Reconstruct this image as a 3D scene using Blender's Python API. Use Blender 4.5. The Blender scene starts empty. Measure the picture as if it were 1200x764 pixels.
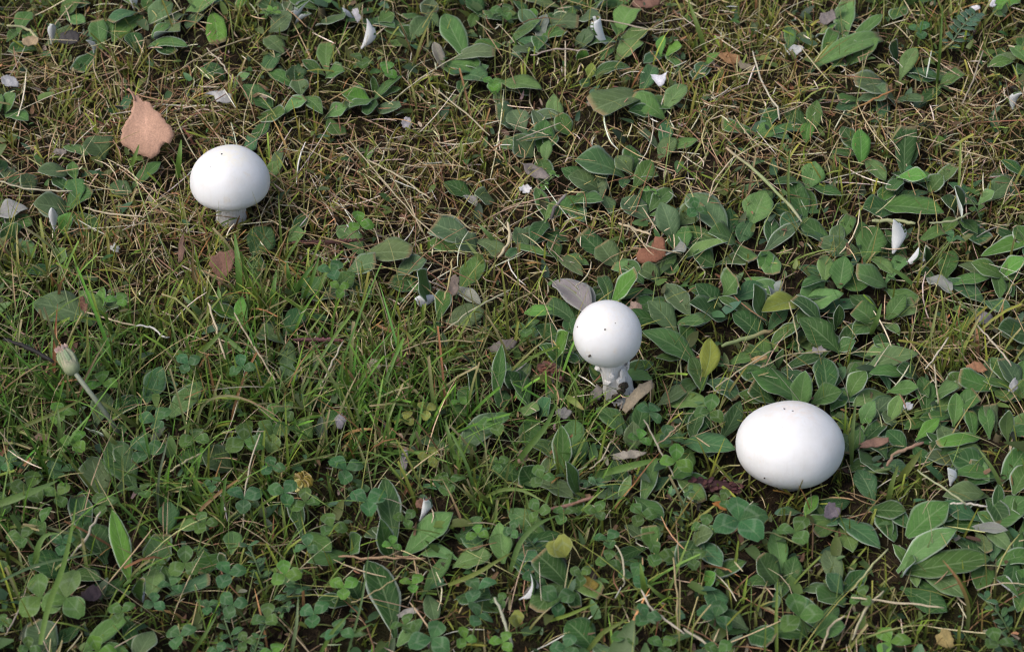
import bpy, math
import numpy as np
from mathutils import Vector, Matrix

# ------------------------------------------------------------------ camera, sky, sun, exposure
scene = bpy.context.scene
CAM_H, PITCH, LENS = 1.08, math.radians(46.0), 77.0
cam_data = bpy.data.cameras.new("camera")
cam = bpy.data.objects.new("camera", cam_data)
scene.collection.objects.link(cam)
cam.location = (0, 0, CAM_H)
cam.rotation_euler = (math.radians(90) - PITCH, 0, 0)
cam_data.lens = LENS
cam_data.sensor_width = 36
cam_data.sensor_fit = 'HORIZONTAL'
cam_data.clip_start = 0.05
cam_data.clip_end = 500
cam_data.dof.use_dof = True
cam_data.dof.focus_distance = 1.50
cam_data.dof.aperture_fstop = 11.0
scene.camera = cam
scene.cycles.filter_width = 1.2

SUN_EL, SUN_AZ = math.radians(54), math.radians(-108)    # azimuth from +Y towards +X: light from the left, a little from the camera side
world = bpy.data.worlds.new("World")
scene.world = world
world.use_nodes = True
wn = world.node_tree
sky_n = wn.nodes.new("ShaderNodeTexSky")
sky_n.sky_type = 'NISHITA'
sky_n.sun_disc = False
sky_n.sun_elevation = SUN_EL
sky_n.sun_rotation = SUN_AZ
sky_n.air_density = 1.0
sky_n.dust_density = 4.0
sky_n.ozone_density = 1.0
hs = wn.nodes.new("ShaderNodeHueSaturation")      # thin high cloud: a paler, greyer sky
hs.inputs["Saturation"].default_value = 0.80
wn.links.new(sky_n.outputs[0], hs.inputs["Color"])
wn.links.new(hs.outputs[0], wn.nodes["Background"].inputs[0])
wn.nodes["Background"].inputs[1].default_value = 0.14

sun_d = bpy.data.lights.new("sun", 'SUN')
sun_d.energy = 1.15
sun_d.angle = math.radians(40)
sun_d.color = (1.0, 0.97, 0.93)
sun = bpy.data.objects.new("sun", sun_d)
scene.collection.objects.link(sun)
sdir = Vector((math.sin(SUN_AZ) * math.cos(SUN_EL), math.cos(SUN_AZ) * math.cos(SUN_EL), math.sin(SUN_EL)))
sun.rotation_euler = sdir.to_track_quat('Z', 'Y').to_euler()
sun.location = sdir * 10

vs = scene.view_settings
vs.view_transform = 'Standard'
vs.look = 'None'
vs.gamma = 1.0
vs.exposure = 0.53
vs.use_curve_mapping = False

# ------------------------------------------------------------------ geometry of the view: photograph point -> place in the meadow
C = scene.collection
rng = np.random.default_rng(11)
FPX = 1200 * LENS / 36
FWD = np.array([0, math.cos(PITCH), -math.sin(PITCH)])
RGT = np.array([1.0, 0, 0])
UPV = np.array([0, math.sin(PITCH), math.cos(PITCH)])
CAMP = np.array([0, 0, CAM_H])


def ray(px, py):
    return FWD + RGT * ((px - 600) / FPX) + UPV * ((382 - py) / FPX)


def at(px, py, z=0.0):
    d = ray(px, py)
    t = (z - CAM_H) / d[2]
    return CAMP + d * t


def at_y(px, py, Y):
    d = ray(px, py)
    return CAMP + d * (Y / d[1])


def to_px(P):
    d = np.asarray(P) - CAMP
    k = d @ FWD
    return 600 + FPX * (d @ RGT) / k, 382 - FPX * (d @ UPV) / k


def mpp(P):
    """metres per photograph pixel at a point"""
    return float((np.asarray(P) - CAMP) @ FWD) / FPX


def hgt(x, y):
    return (0.004 * np.sin(x * 17 + 1.3 * np.sin(y * 9)) + 0.004 * np.sin(y * 14 + 2.0 + 1.1 * np.sin(x * 11))
            + 0.0025 * np.sin(x * 41 + y * 33) + 0.002 * np.sin(y * 57 - x * 23 + 1.0)) * np.exp(-((x / 3) ** 2 + ((y - 1) / 3) ** 2))


def nrm(v):
    v = np.asarray(v, float)
    return v / max(np.linalg.norm(v), 1e-9)


# ------------------------------------------------------------------ materials
def new_mat(name):
    m = bpy.data.materials.new(name)
    m.use_nodes = True
    nt = m.node_tree
    return m, nt, nt.nodes["Principled BSDF"], nt.nodes["Material Output"]


def N(nt, t, **kw):
    n = nt.nodes.new(t)
    for k, v in kw.items():
        setattr(n, k, v)
    return n


def math_n(nt, op, a, b=None, c=None, clamp=False):
    n = N(nt, "ShaderNodeMath", operation=op)
    n.use_clamp = clamp
    for i, v in enumerate((a, b, c)):
        if v is None:
            continue
        if isinstance(v, (int, float)):
            n.inputs[i].default_value = v
        else:
            nt.links.new(v, n.inputs[i])
    return n.outputs[0]


def mix_c(nt, fac, a, b, mode='MIX'):
    n = N(nt, "ShaderNodeMix", data_type='RGBA', blend_type=mode)
    for sock, v in ((n.inputs[0], fac), (n.inputs[6], a), (n.inputs[7], b)):
        if isinstance(v, (int, float)):
            sock.default_value = v
        elif isinstance(v, tuple):
            sock.default_value = (*v[:3], 1)
        else:
            nt.links.new(v, sock)
    return n.outputs[2]


def noise(nt, scale, detail=3, rough=0.6, coord=None):
    n = N(nt, "ShaderNodeTexNoise")
    n.inputs["Scale"].default_value = scale
    n.inputs["Detail"].default_value = detail
    n.inputs["Roughness"].default_value = rough
    if coord is None:
        g = N(nt, "ShaderNodeNewGeometry")
        coord = g.outputs["Position"]
    nt.links.new(coord, n.inputs["Vector"])
    return n.outputs[0]


def ramp(nt, src, lo, hi):
    n = N(nt, "ShaderNodeMapRange", interpolation_type='SMOOTHSTEP')
    n.inputs[1].default_value = lo
    n.inputs[2].default_value = hi
    nt.links.new(src, n.inputs[0])
    return n.outputs[0]


def with_translucent(nt, bsdf, out, col, amount):
    tr = N(nt, "ShaderNodeBsdfTranslucent")
    nt.links.new(col, tr.inputs[0])
    mx = N(nt, "ShaderNodeMixShader")
    mx.inputs[0].default_value = amount
    nt.links.new(bsdf.outputs[0], mx.inputs[1])
    nt.links.new(tr.outputs[0], mx.inputs[2])
    nt.links.new(mx.outputs[0], out.inputs[0])


def attr_mat(name, rough=0.6, spec=0.3, trans=0.0, var=0.35, scale=900, bump=0.0):
    """own colour from the mesh attribute, broken up by fine noise"""
    m, nt, b, out = new_mat(name)
    a = N(nt, "ShaderNodeAttribute", attribute_name="Col")
    n1 = noise(nt, scale, 2)
    f = math_n(nt, 'MULTIPLY_ADD', n1, 2 * var, 1 - var)
    col = mix_c(nt, 1.0, a.outputs[0], f, 'MULTIPLY')
    nt.links.new(col, b.inputs["Base Color"])
    b.inputs["Roughness"].default_value = rough
    b.inputs["Specular IOR Level"].default_value = spec
    if bump:
        bp = N(nt, "ShaderNodeBump")
        bp.inputs["Strength"].default_value = bump
        bp.inputs["Distance"].default_value = 0.0006
        nt.links.new(noise(nt, scale * 0.6, 3), bp.inputs["Height"])
        nt.links.new(bp.outputs[0], b.inputs["Normal"])
    if trans:
        with_translucent(nt, b, out, col, trans)
    return m


def leaf_mat(name, veins, spots, trans, rough, chevron=False):
    m, nt, b, out = new_mat(name)
    a = N(nt, "ShaderNodeAttribute", attribute_name="Col")
    uv = N(nt, "ShaderNodeUVMap")
    sep = N(nt, "ShaderNodeSeparateXYZ")
    nt.links.new(uv.outputs[0], sep.inputs[0])
    U, V = sep.outputs[0], sep.outputs[1]
    av = math_n(nt, 'ABSOLUTE', math_n(nt, 'MULTIPLY_ADD', V, 2.0, -1.0))
    n_big = noise(nt, 130, 3)
    n_fine = noise(nt, 1000, 4, 0.75)
    f = math_n(nt, 'ADD', math_n(nt, 'MULTIPLY_ADD', n_big, 0.7, 0.62), math_n(nt, 'MULTIPLY_ADD', n_fine, 0.60, -0.30))
    col = mix_c(nt, 1.0, a.outputs[0], f, 'MULTIPLY')
    # midrib and side veins are paler than the blade
    rib = ramp(nt, av, 0.09, 0.02)
    sv = math_n(nt, 'SINE', math_n(nt, 'MULTIPLY', math_n(nt, 'MULTIPLY_ADD', av, -0.28, U), 46.0))
    sv = math_n(nt, 'MULTIPLY', ramp(nt, sv, 0.72, 1.0), 0.30)
    vein = math_n(nt, 'MULTIPLY', math_n(nt, 'MAXIMUM', math_n(nt, 'MULTIPLY', rib, 0.6), sv), veins)
    col = mix_c(nt, vein, col, (0.20, 0.27, 0.13))
    if chevron:
        ch = math_n(nt, 'ABSOLUTE', math_n(nt, 'ADD', math_n(nt, 'MULTIPLY_ADD', av, 0.30, U), -0.62))
        ch = math_n(nt, 'MULTIPLY', ramp(nt, ch, 0.10, 0.02), 0.22)
        col = mix_c(nt, ch, col, (0.24, 0.30, 0.20))
    # pale hairy margin, strength kept in the attribute's alpha
    rim = math_n(nt, 'MULTIPLY', ramp(nt, av, 0.80, 0.97), a.outputs["Alpha"])
    col = mix_c(nt, rim, col, (0.50, 0.55, 0.46))
    # dust, nibbles and brown flecks
    s1 = math_n(nt, 'MULTIPLY', ramp(nt, noise(nt, 420, 4, 0.75), 0.62, 0.72), spots)
    col = mix_c(nt, s1, col, (0.27, 0.26, 0.19))
    s2 = math_n(nt, 'MULTIPLY', ramp(nt, noise(nt, 95, 4, 0.7), 0.63, 0.72), spots * 0.7)
    col = mix_c(nt, s2, col, (0.13, 0.10, 0.05))
    nt.links.new(col, b.inputs["Base Color"])
    b.inputs["Roughness"].default_value = rough
    b.inputs["Specular IOR Level"].default_value = 0.15
    b.inputs["Sheen Weight"].default_value = 0.03
    bp = N(nt, "ShaderNodeBump")
    bp.inputs["Strength"].default_value = 0.55
    bp.inputs["Distance"].default_value = 0.0008
    h = math_n(nt, 'SUBTRACT', math_n(nt, 'MULTIPLY', n_fine, 0.6), math_n(nt, 'MULTIPLY', vein, 1.2))
    nt.links.new(math_n(nt, 'ADD', h, n_big), bp.inputs["Height"])
    nt.links.new(bp.outputs[0], b.inputs["Normal"])
    if trans:
        with_translucent(nt, b, out, col, trans)
    return m


M_LEAF = leaf_mat("hawkweed_leaf_top", 0.55, 0.45, 0.0, 0.52)
M_CLOVER = leaf_mat("clover_leaflet", 0.45, 0.25, 0.18, 0.50, True)
M_GRASS = attr_mat("grass_blade", 0.50, 0.35, 0.28, 0.30, 700)
M_STRAW = attr_mat("dry_straw", 0.65, 0.25, 0.05, 0.40, 900)
M_MOSS = attr_mat("moss", 0.8, 0.15, 0.15, 0.35, 600)
M_DEAD = attr_mat("dead_leaf", 0.7, 0.25, 0.10, 0.40, 950, 0.7)
M_STALK = attr_mat("green_stalk", 0.55, 0.3, 0.0, 0.3, 700, 0.3)
M_FELT = attr_mat("white_felt", 0.9, 0.1, 0.0, 0.14, 1200, 0.4)


def soil_mat():
    m, nt, b, out = new_mat("soil")
    n1, n2, n3 = noise(nt, 9, 5), noise(nt, 160, 5, 0.7), noise(nt, 700, 3)
    col = mix_c(nt, ramp(nt, n2, 0.35, 0.7), (0.014, 0.010, 0.007), (0.055, 0.038, 0.022))
    col = mix_c(nt, math_n(nt, 'MULTIPLY', ramp(nt, n1, 0.45, 0.6), 0.55), col, (0.030, 0.034, 0.010))
    nt.links.new(col, b.inputs["Base Color"])
    b.inputs["Roughness"].default_value = 0.95
    b.inputs["Specular IOR Level"].default_value = 0.1
    bp = N(nt, "ShaderNodeBump")
    bp.inputs["Distance"].default_value = 0.004
    nt.links.new(math_n(nt, 'ADD', n2, n3), bp.inputs["Height"])
    nt.links.new(bp.outputs[0], b.inputs["Normal"])
    return m


def cap_mat(name, crown_tint, crown_amt):
    m, nt, b, out = new_mat(name)
    tc = N(nt, "ShaderNodeTexCoord")
    sep = N(nt, "ShaderNodeSeparateXYZ")
    nt.links.new(tc.outputs["Generated"], sep.inputs[0])
    ob = tc.outputs["Object"]
    n1, n2 = noise(nt, 55, 4, 0.6, ob), noise(nt, 420, 3, 0.7, ob)
    col = mix_c(nt, ramp(nt, n1, 0.40, 0.75), (0.665, 0.660, 0.658), (0.62, 0.608, 0.592))
    top = math_n(nt, 'MULTIPLY', math_n(nt, 'MULTIPLY', ramp(nt, sep.outputs[2], 0.86, 1.0), ramp(nt, noise(nt, 190, 4, 0.7, ob), 0.36, 0.62)), crown_amt)
    col = mix_c(nt, top, col, crown_tint)
    # little yellowish bruises and specks of dirt
    br = math_n(nt, 'MULTIPLY', ramp(nt, noise(nt, 120, 3, 0.6, ob), 0.62, 0.74), 0.34)
    col = mix_c(nt, br, col, (0.62, 0.52, 0.38))
    sp = math_n(nt, 'MULTIPLY', ramp(nt, noise(nt, 520, 2, 0.5, ob), 0.735, 0.78), 0.6)
    col = mix_c(nt, sp, col, (0.30, 0.25, 0.19))
    low = math_n(nt, 'MULTIPLY', math_n(nt, 'MULTIPLY', ramp(nt, sep.outputs[2], 0.42, 0.1), ramp(nt, n2, 0.42, 0.62)), 0.30)
    col = mix_c(nt, low, col, (0.50, 0.46, 0.38))
    # silky fibres running down from the crown
    mp = N(nt, "ShaderNodeMapping")
    mp.inputs["Scale"].default_value = (420, 420, 45)
    nt.links.new(ob, mp.inputs[0])
    fib = noise(nt, 1.0, 3, 0.6, mp.outputs[0])
    col = mix_c(nt, math_n(nt, 'MULTIPLY', ramp(nt, fib, 0.5, 0.75), 0.22), col, (0.56, 0.53, 0.49))
    nt.links.new(col, b.inputs["Base Color"])
    b.inputs["Roughness"].default_value = 0.46
    b.inputs["Specular IOR Level"].default_value = 0.28
    b.inputs["Subsurface Weight"].default_value = 0.12
    b.inputs["Subsurface Radius"].default_value = (1, 0.7, 0.5)
    b.inputs["Subsurface Scale"].default_value = 0.003
    bp = N(nt, "ShaderNodeBump")
    bp.inputs["Strength"].default_value = 0.42
    bp.inputs["Distance"].default_value = 0.0008
    nt.links.new(math_n(nt, 'ADD', math_n(nt, 'MULTIPLY', n2, 0.4), n1), bp.inputs["Height"])
    nt.links.new(bp.outputs[0], b.inputs["Normal"])
    return m


def fibre_mat(name, c1, c2, stretch=(900, 900, 120)):
    m, nt, b, out = new_mat(name)
    tc = N(nt, "ShaderNodeTexCoord")
    mp = N(nt, "ShaderNodeMapping")
    mp.inputs["Scale"].default_value = stretch
    nt.links.new(tc.outputs["Object"], mp.inputs[0])
    n1 = noise(nt, 1.0, 4, 0.65, mp.outputs[0])
    n2 = noise(nt, 260, 4, 0.7, tc.outputs["Object"])
    col = mix_c(nt, ramp(nt, n1, 0.35, 0.65), c1, c2)
    col = mix_c(nt, math_n(nt, 'MULTIPLY', ramp(nt, n2, 0.55, 0.72), 0.5), col, (0.20, 0.16, 0.11))
    nt.links.new(col, b.inputs["Base Color"])
    b.inputs["Roughness"].default_value = 0.75
    b.inputs["Specular IOR Level"].default_value = 0.2
    bp = N(nt, "ShaderNodeBump")
    bp.inputs["Strength"].default_value = 0.5
    bp.inputs["Distance"].default_value = 0.0008
    nt.links.new(n1, bp.inputs["Height"])
    nt.links.new(bp.outputs[0], b.inputs["Normal"])
    return m


M_SOIL = soil_mat()
M_STEM = fibre_mat("mushroom_stem", (0.74, 0.72, 0.70), (0.62, 0.59, 0.54))
M_DIRT = fibre_mat("dark_dirt", (0.015, 0.013, 0.011), (0.07, 0.055, 0.04))


# ------------------------------------------------------------------ mesh helpers
def link(name, mesh, parent=None, loc=None):
    o = bpy.data.objects.new(name, mesh)
    C.objects.link(o)
    if parent is not None:
        o.parent = parent
    if loc is not None:
        o.location = loc
    return o


def quad_mesh(name, V, F, mats, col=None, uv=None, mat_idx=None, smooth=True):
    """V (n,3), F (m,4) with a repeated last index allowed for triangles; col (n,4) ; uv (n,2)"""
    V = np.asarray(V, np.float32)
    F = np.asarray(F, np.int32)
    me = bpy.data.meshes.new(name)
    me.vertices.add(len(V))
    me.vertices.foreach_set("co", V.ravel())
    me.loops.add(F.size)
    me.loops.foreach_set("vertex_index", F.ravel())
    me.polygons.add(len(F))
    me.polygons.foreach_set("loop_start", np.arange(0, F.size, F.shape[1], dtype=np.int32))
    for m in mats:
        me.materials.append(m)
    if mat_idx is not None:
        me.polygons.foreach_set("material_index", np.asarray(mat_idx, np.int32))
    if uv is not None:
        l = me.uv_layers.new(name="UVMap")
        l.data.foreach_set("uv", np.asarray(uv, np.float32)[F.ravel()].ravel())
    if col is not None:
        c = me.color_attributes.new("Col", 'FLOAT_COLOR', 'POINT')
        cc = np.asarray(col, np.float32)
        if cc.ndim == 1:
            cc = np.tile(cc, (len(V), 1))
        if cc.shape[1] == 3:
            cc = np.hstack([cc, np.ones((len(cc), 1), np.float32)])
        c.data.foreach_set("color", cc.ravel())
    me.update(calc_edges=True)
    me.polygons.foreach_set("use_smooth", np.full(len(F), smooth))
    return me


def tag(o, label, cat, group=None, kind=None):
    if label:
        o["label"] = label
    if cat:
        o["category"] = cat
    if group:
        o["group"] = group
    if kind:
        o["kind"] = kind
    return o


def empty(name, loc):
    o = bpy.data.objects.new(name, None)
    o.empty_display_size = 0.01
    C.objects.link(o)
    o.location = tuple(float(x) for x in loc)
    return o


def grid_faces(nu, nv, off=0):
    i = np.arange(nu - 1)[:, None] * nv + np.arange(nv - 1)[None, :]
    i = i.ravel() + off
    return np.stack([i, i + 1, i + 1 + nv, i + nv], 1)


# ------------------------------------------------------------------ labels by clock direction from landmarks in the picture
LAND = {
    "the largest mushroom": (926, 520), "the roundest mushroom": (712, 391), "the mushroom near the birch leaf": (270, 209),
    "the red-brown leaf scrap": (763, 293), "the torn brown leaf": (260, 312), "the seed head": (82, 428),
    "the yellow clover": (661, 635), "the dried flower": (352, 562), "the brown cone": (642, 433),
    "the rusty blade tip": (1112, 665), "the thick tan stalk": (895, 215), "the white petal scrap": (772, 93),
    "the ferny leaf": (1128, 36), "the curled grey leaf": (258, 114), "the looped white leaf": (355, 18),
    "the reddish twig": (370, 398), "the folded grey leaf": (666, 342), "the fallen birch leaf": (173, 150),
    "the white sliver": (1112, 561), "the standing white leaf": (616, 694), "the yellowed torn leaf": (828, 418),
    "the small lilac leaf": (167, 690), "the black stick": (35, 411), "the grey leaf fold": (477, 145), "the tall green blade": (1102, 55),
}
HOURS = ["twelve", "one", "two", "three", "four", "five", "six", "seven", "eight", "nine", "ten", "eleven"]
USED = set()


def where(desc, px, py, skip=()):
    """a label that singles the thing out: its look, then how far and in which direction from something easy to find"""
    px, py = float(px), float(py)
    cands = sorted((math.hypot(px - x, py - y), n) for n, (x, y) in LAND.items() if n not in skip and math.hypot(px - x, py - y) > 9)
    for d, n in cands[:8]:
        x, y = LAND[n]
        h = HOURS[int(round(math.degrees(math.atan2(px - x, y - py)) / 30)) % 12]
        dist = "close beside" if d < 46 else "just off" if d < 80 else "a cap width off" if d < 125 else "well off" if d < 185 else "far off"
        lab = f"{desc} {dist} {n}, at {h} o'clock"
        if lab not in USED and len(lab.replace("-", "x").replace("'", "").split()) <= 16:
            USED.add(lab)
            return lab
    USED.add(lab)
    return lab


# ------------------------------------------------------------------ ground: one sheet to the horizon
def build_ground():
    xs = np.concatenate([-np.geomspace(120, 1.25, 26)[:-1], np.linspace(-1.2, 1.2, 161), np.geomspace(1.25, 120, 26)[1:]])
    ys = np.concatenate([-np.geomspace(120, 0.05, 30)[:-1], np.linspace(0.0, 2.6, 174), np.geomspace(2.65, 160, 26)])
    X, Y = np.meshgrid(xs, ys, indexing='ij')
    Z = hgt(X, Y) + 0.0015 * np.sin(X * 160 + 3 * np.sin(Y * 90)) * (np.abs(X) < 1.3)
    V = np.stack([X, Y, Z], -1).reshape(-1, 3)
    F = grid_faces(len(xs), len(ys))[:, ::-1]
    o = link("ground", quad_mesh("ground", V, F, [M_SOIL]))
    tag(o, "dark mossy soil under the lawn plants", "ground", kind="structure")


build_ground()

# ------------------------------------------------------------------ mushrooms
MUSH = []      # (x, y, cap radius, cap bottom z) keeps grass from growing through the caps


def lathe(profile, nseg, deform=None):
    pr = np.asarray(profile, float)
    a = np.linspace(0, 2 * np.pi, nseg, endpoint=False)
    V = np.stack([pr[:, 0, None] * np.cos(a), pr[:, 0, None] * np.sin(a), np.repeat(pr[:, 1, None], nseg, 1)], -1)
    if deform is not None:
        V = deform(V, a)
    n = len(pr)
    i = np.arange(n - 1)[:, None] * nseg + np.arange(nseg)[None, :]
    j = np.arange(n - 1)[:, None] * nseg + (np.arange(nseg)[None, :] + 1) % nseg
    F = np.stack([i, j, j + nseg, i + nseg], -1).reshape(-1, 4)
    return V.reshape(-1, 3), F


def mushroom(cap_px, rad_px, ca, base_px, label, stem_r, tilt, mat, seed, power=2.15, low=0.62, ragged=False):
    r = np.random.default_rng(seed)
    B = at(*base_px, 0.0)
    B[2] = float(hgt(B[0], B[1]))
    Cc = at_y(cap_px[0], cap_px[1], B[1] + 0.001)
    a = rad_px * mpp(Cc)
    c = ca * a
    root = empty("mushroom", B)
    tag(root, label, "mushroom", "white mushrooms in the grass")
    top = Cc - B
    # cap: dome, rolled margin, veil below
    th = np.linspace(0.001, np.pi / 2, 22)
    dome = [(a * abs(math.sin(t)) ** (2 / power), c * abs(math.cos(t)) ** (2 / power)) for t in th]
    th2 = np.linspace(np.pi / 2, np.pi * (0.90 if low > 0.8 else 0.86), 14)[1:]
    und = [(a * abs(math.sin(t)) ** (2 / 2.35), -c * low * 1.12 * abs(math.cos(t)) ** (2 / 2.2)) for t in th2]
    prof = dome + und
    zr = und[-1]
    prof += [(zr[0] * 0.9, zr[1] + c * 0.02), (stem_r * 1.02 * a, zr[1] + c * 0.06)]
    ph = r.uniform(0, 6.28, 6)

    def deform(V, ang):
        k = 1 + 0.008 * np.sin(2 * ang + ph[0]) + 0.006 * np.sin(3 * ang + ph[1]) + 0.005 * np.sin(7 * ang + ph[2])
        zz = V[..., 2] / c
        k2 = 1 + (k - 1)[None, :] * (1 - 0.5 * np.clip(zz, -1, 1))
        V[..., 0] *= k2
        V[..., 1] *= k2
        V[..., 2] += 0.008 * c * np.sin(2 * ang + ph[3])[None, :] * (1 - np.abs(zz)) + 0.02 * c * np.sin(V[..., 0] / a * 4 + ph[4]) * np.clip(zz, 0, 1)
        return V
    V, F = lathe(prof, 72, deform)
    cap = link("cap", quad_mesh("cap", V, F, [mat]), root, tuple(top))
    cap.rotation_euler = tilt
    # gill veil ring where the cap margin meets the stem
    R3 = np.array(cap.rotation_euler.to_matrix())
    und_c = top + R3 @ np.array([0, 0, zr[1] + c * 0.05])
    # stem
    rows, nseg = 16, 28
    P = []
    ang = np.linspace(0, 2 * np.pi, nseg, endpoint=False)
    sr = stem_r * a
    for i in range(rows):
        t = i / (rows - 1)
        cen = und_c * (1 - t) + np.array([0, 0, -0.006]) * t
        wob = 1 + 0.03 * np.sin(3 * ang + ph[5] + 2 * t) + 0.02 * np.sin(5 * ang + 4 * t)
        if ragged:
            wob = wob + (0.10 * np.sin(4 * ang + 9 * t) + 0.07 * np.sin(9 * ang - 14 * t)) * (t > 0.25)
        rr = sr * (1 + 0.25 * max(0, 0.25 - t) * 4 * 0.3 + 0.18 * t * t)
        P.append(np.stack([cen[0] + rr * wob * np.cos(ang), cen[1] + rr * wob * np.sin(ang), np.full(nseg, cen[2])], -1))
    Vs = np.concatenate(P)
    i = np.arange(rows - 1)[:, None] * nseg + np.arange(nseg)[None, :]
    j = np.arange(rows - 1)[:, None] * nseg + (np.arange(nseg)[None, :] + 1) % nseg
    Fs = np.stack([i, i + nseg, j + nseg, j], -1).reshape(-1, 4)
    stem = link("stem", quad_mesh("stem", Vs, Fs, [M_STEM]), root)
    MUSH.append((B[0] + top[0], B[1] + top[1], a, B[2] + top[2], B[0], B[1], sr, c, c * low * 1.12))
    return root, cap, stem, B, top, a, c, und_c, sr


def fleck(name, parent, P, n, size, mat, seed, thick=0.0006, aspect=1.0, rot=0.0):
    """small irregular chip lying on a surface: P centre, n surface normal"""
    r = np.random.default_rng(seed)
    n = nrm(n)
    s = nrm(np.cross(n, [0.3, 0.9, 0.2]))
    t = np.cross(n, s)
    s, t = s * math.cos(rot) + t * math.sin(rot), t * math.cos(rot) - s * math.sin(rot)
    k = 9
    ang = np.linspace(0, 2 * np.pi, k, endpoint=False)
    rad = size * (0.7 + 0.5 * r.random(k))
    ring = [P + s * (rad[i] * math.cos(ang[i])) + t * (aspect * rad[i] * math.sin(ang[i])) for i in range(k)]
    low = [p - n * thick for p in ring]
    up = [P + (p - P) * 0.75 + n * thick for p in ring]
    V = np.array(low + up + [P + n * thick * 1.2])
    F = [[i, (i + 1) % k, k + (i + 1) % k, k + i] for i in range(k)] + [[k + i, k + (i + 1) % k, 2 * k, 2 * k] for i in range(k)]
    me = bpy.data.meshes.new(name)
    me.from_pydata([tuple(v) for v in V], [], [f if f[2] != f[3] else f[:3] for f in F])
    me.materials.append(mat)
    me.update()
    return link(name, me, parent)


m1 = mushroom((269.5, 214), 46.5, 0.90, (271, 256), "white mushroom with domed cap and short stem near the birch leaf", 0.36,
              (math.radians(-8), math.radians(2), 0.0), cap_mat("cap_domed", (0.72, 0.66, 0.50), 0.55), 3, 2.1, 0.50)
m2 = mushroom((712, 391), 40.0, 0.98, (731, 464), "small ball-shaped white mushroom on a flaky torn stem", 0.40,
              (math.radians(6), math.radians(-9), 0.9), cap_mat("cap_round", (0.70, 0.62, 0.46), 0.30), 7, 2.0, 0.85, True)
m3 = mushroom((926, 520), 64.0, 0.75, (927, 550), "largest white mushroom, wide bun cap sitting low and hiding its stem", 0.27,
              (math.radians(-25), math.radians(1), 0.0), cap_mat("cap_wide", (0.66, 0.55, 0.46), 0.5), 5, 1.95, 0.88)


def on_cap(m, px, py):
    """point and normal where the sight line meets the cap (as an ellipsoid)"""
    root, cap, stem, B, top, a, c, und, sr = m
    Cc = B + top
    d = nrm(ray(px, py))
    S = np.array([1 / a, 1 / a, 1 / c])
    o = (CAMP - Cc) * S
    dd = d * S
    A_, B_, C_ = dd @ dd, 2 * o @ dd, o @ o - 1
    disc = max(B_ * B_ - 4 * A_ * C_, 0)
    t = (-B_ - math.sqrt(disc)) / (2 * A_)
    P = CAMP + d * t
    return P - B, nrm((P - Cc) * S * S)


for (m, px, py, s, sd, asp) in ((m2, 691, 417, 0.0019, 1, .45), (m2, 709, 386, 0.0007, 2, 1), (m2, 677, 383, 0.0005, 3, 1), (m2, 721, 379, 0.0004, 4, 1),
                                (m1, 260, 181, 0.0007, 5, 1), (m1, 247, 196, 0.0006, 6, .3), (m1, 275, 188, 0.0004, 7, 1),
                                (m3, 929, 482, 0.0008, 8, .5), (m3, 919, 479, 0.0006, 9, .4), (m3, 928, 489, 0.0006, 10, .7), (m3, 896, 560, 0.0006, 11, 1)):
    P, n = on_cap(m, px, py)
    sp_ = fleck("dirt_speck", m[1], P + n * 0.0002, n, s, M_DIRT, sd, 0.0003, asp)
    sp_.matrix_parent_inverse = m[1].matrix_basis.inverted()

# flaky torn skin on the round mushroom's stem
root, cap, stem, B, top, a, c, und, sr = m2
fr = np.random.default_rng(5)
for k in range(16):
    ang = fr.uniform(-2.9, 0.3)
    t = fr.uniform(0.25, 0.95)
    cen = und * (1 - t)
    dirn = np.array([math.cos(ang), math.sin(ang), 0])
    P = cen + dirn * sr * (1.10 + 0.1 * fr.random())
    fleck("stem_scale", m2[2], P, dirn + np.array([0, 0, fr.uniform(-.5, .7)]), fr.uniform(0.002, 0.0042), M_STEM, 40 + k, 0.0007, fr.uniform(.5, 1.4), fr.uniform(0, 6))
for k, (ang, t, s) in enumerate(((-1.10, 0.50, 0.0042), (-1.35, 0.58, 0.0036), (-1.65, 0.68, 0.0036), (-1.95, 0.76, 0.0028))):
    cen = und * (1 - t)
    dirn = np.array([math.cos(ang), math.sin(ang), 0])
    fleck("dark_gash", m2[2], cen + dirn * sr * 1.36, dirn + np.array([0, 0, .3]), s, M_DIRT, 80 + k, 0.0006, .7, .8)

# ------------------------------------------------------------------ leaves
TONE = {'g': (0.050, 0.108, 0.025), 'd': (0.028, 0.070, 0.017), 'l': (0.084, 0.156, 0.044), 'y': (0.145, 0.180, 0.030),
        'm': (0.068, 0.108, 0.043), 's': (0.185, 0.185, 0.165), 'b': (0.074, 0.175, 0.028), 'o': (0.040, 0.096, 0.036)}
TONE_WORD = {'g': 'green', 'd': 'dark green', 'l': 'pale green', 'y': 'yellowing', 'm': 'dull mottled', 's': 'grey withered', 'b': 'bright green', 'o': 'bluish green'}
FOOT = []      # leaf footprints on the ground: (x0, y0, x1, y1, half width)


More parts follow.
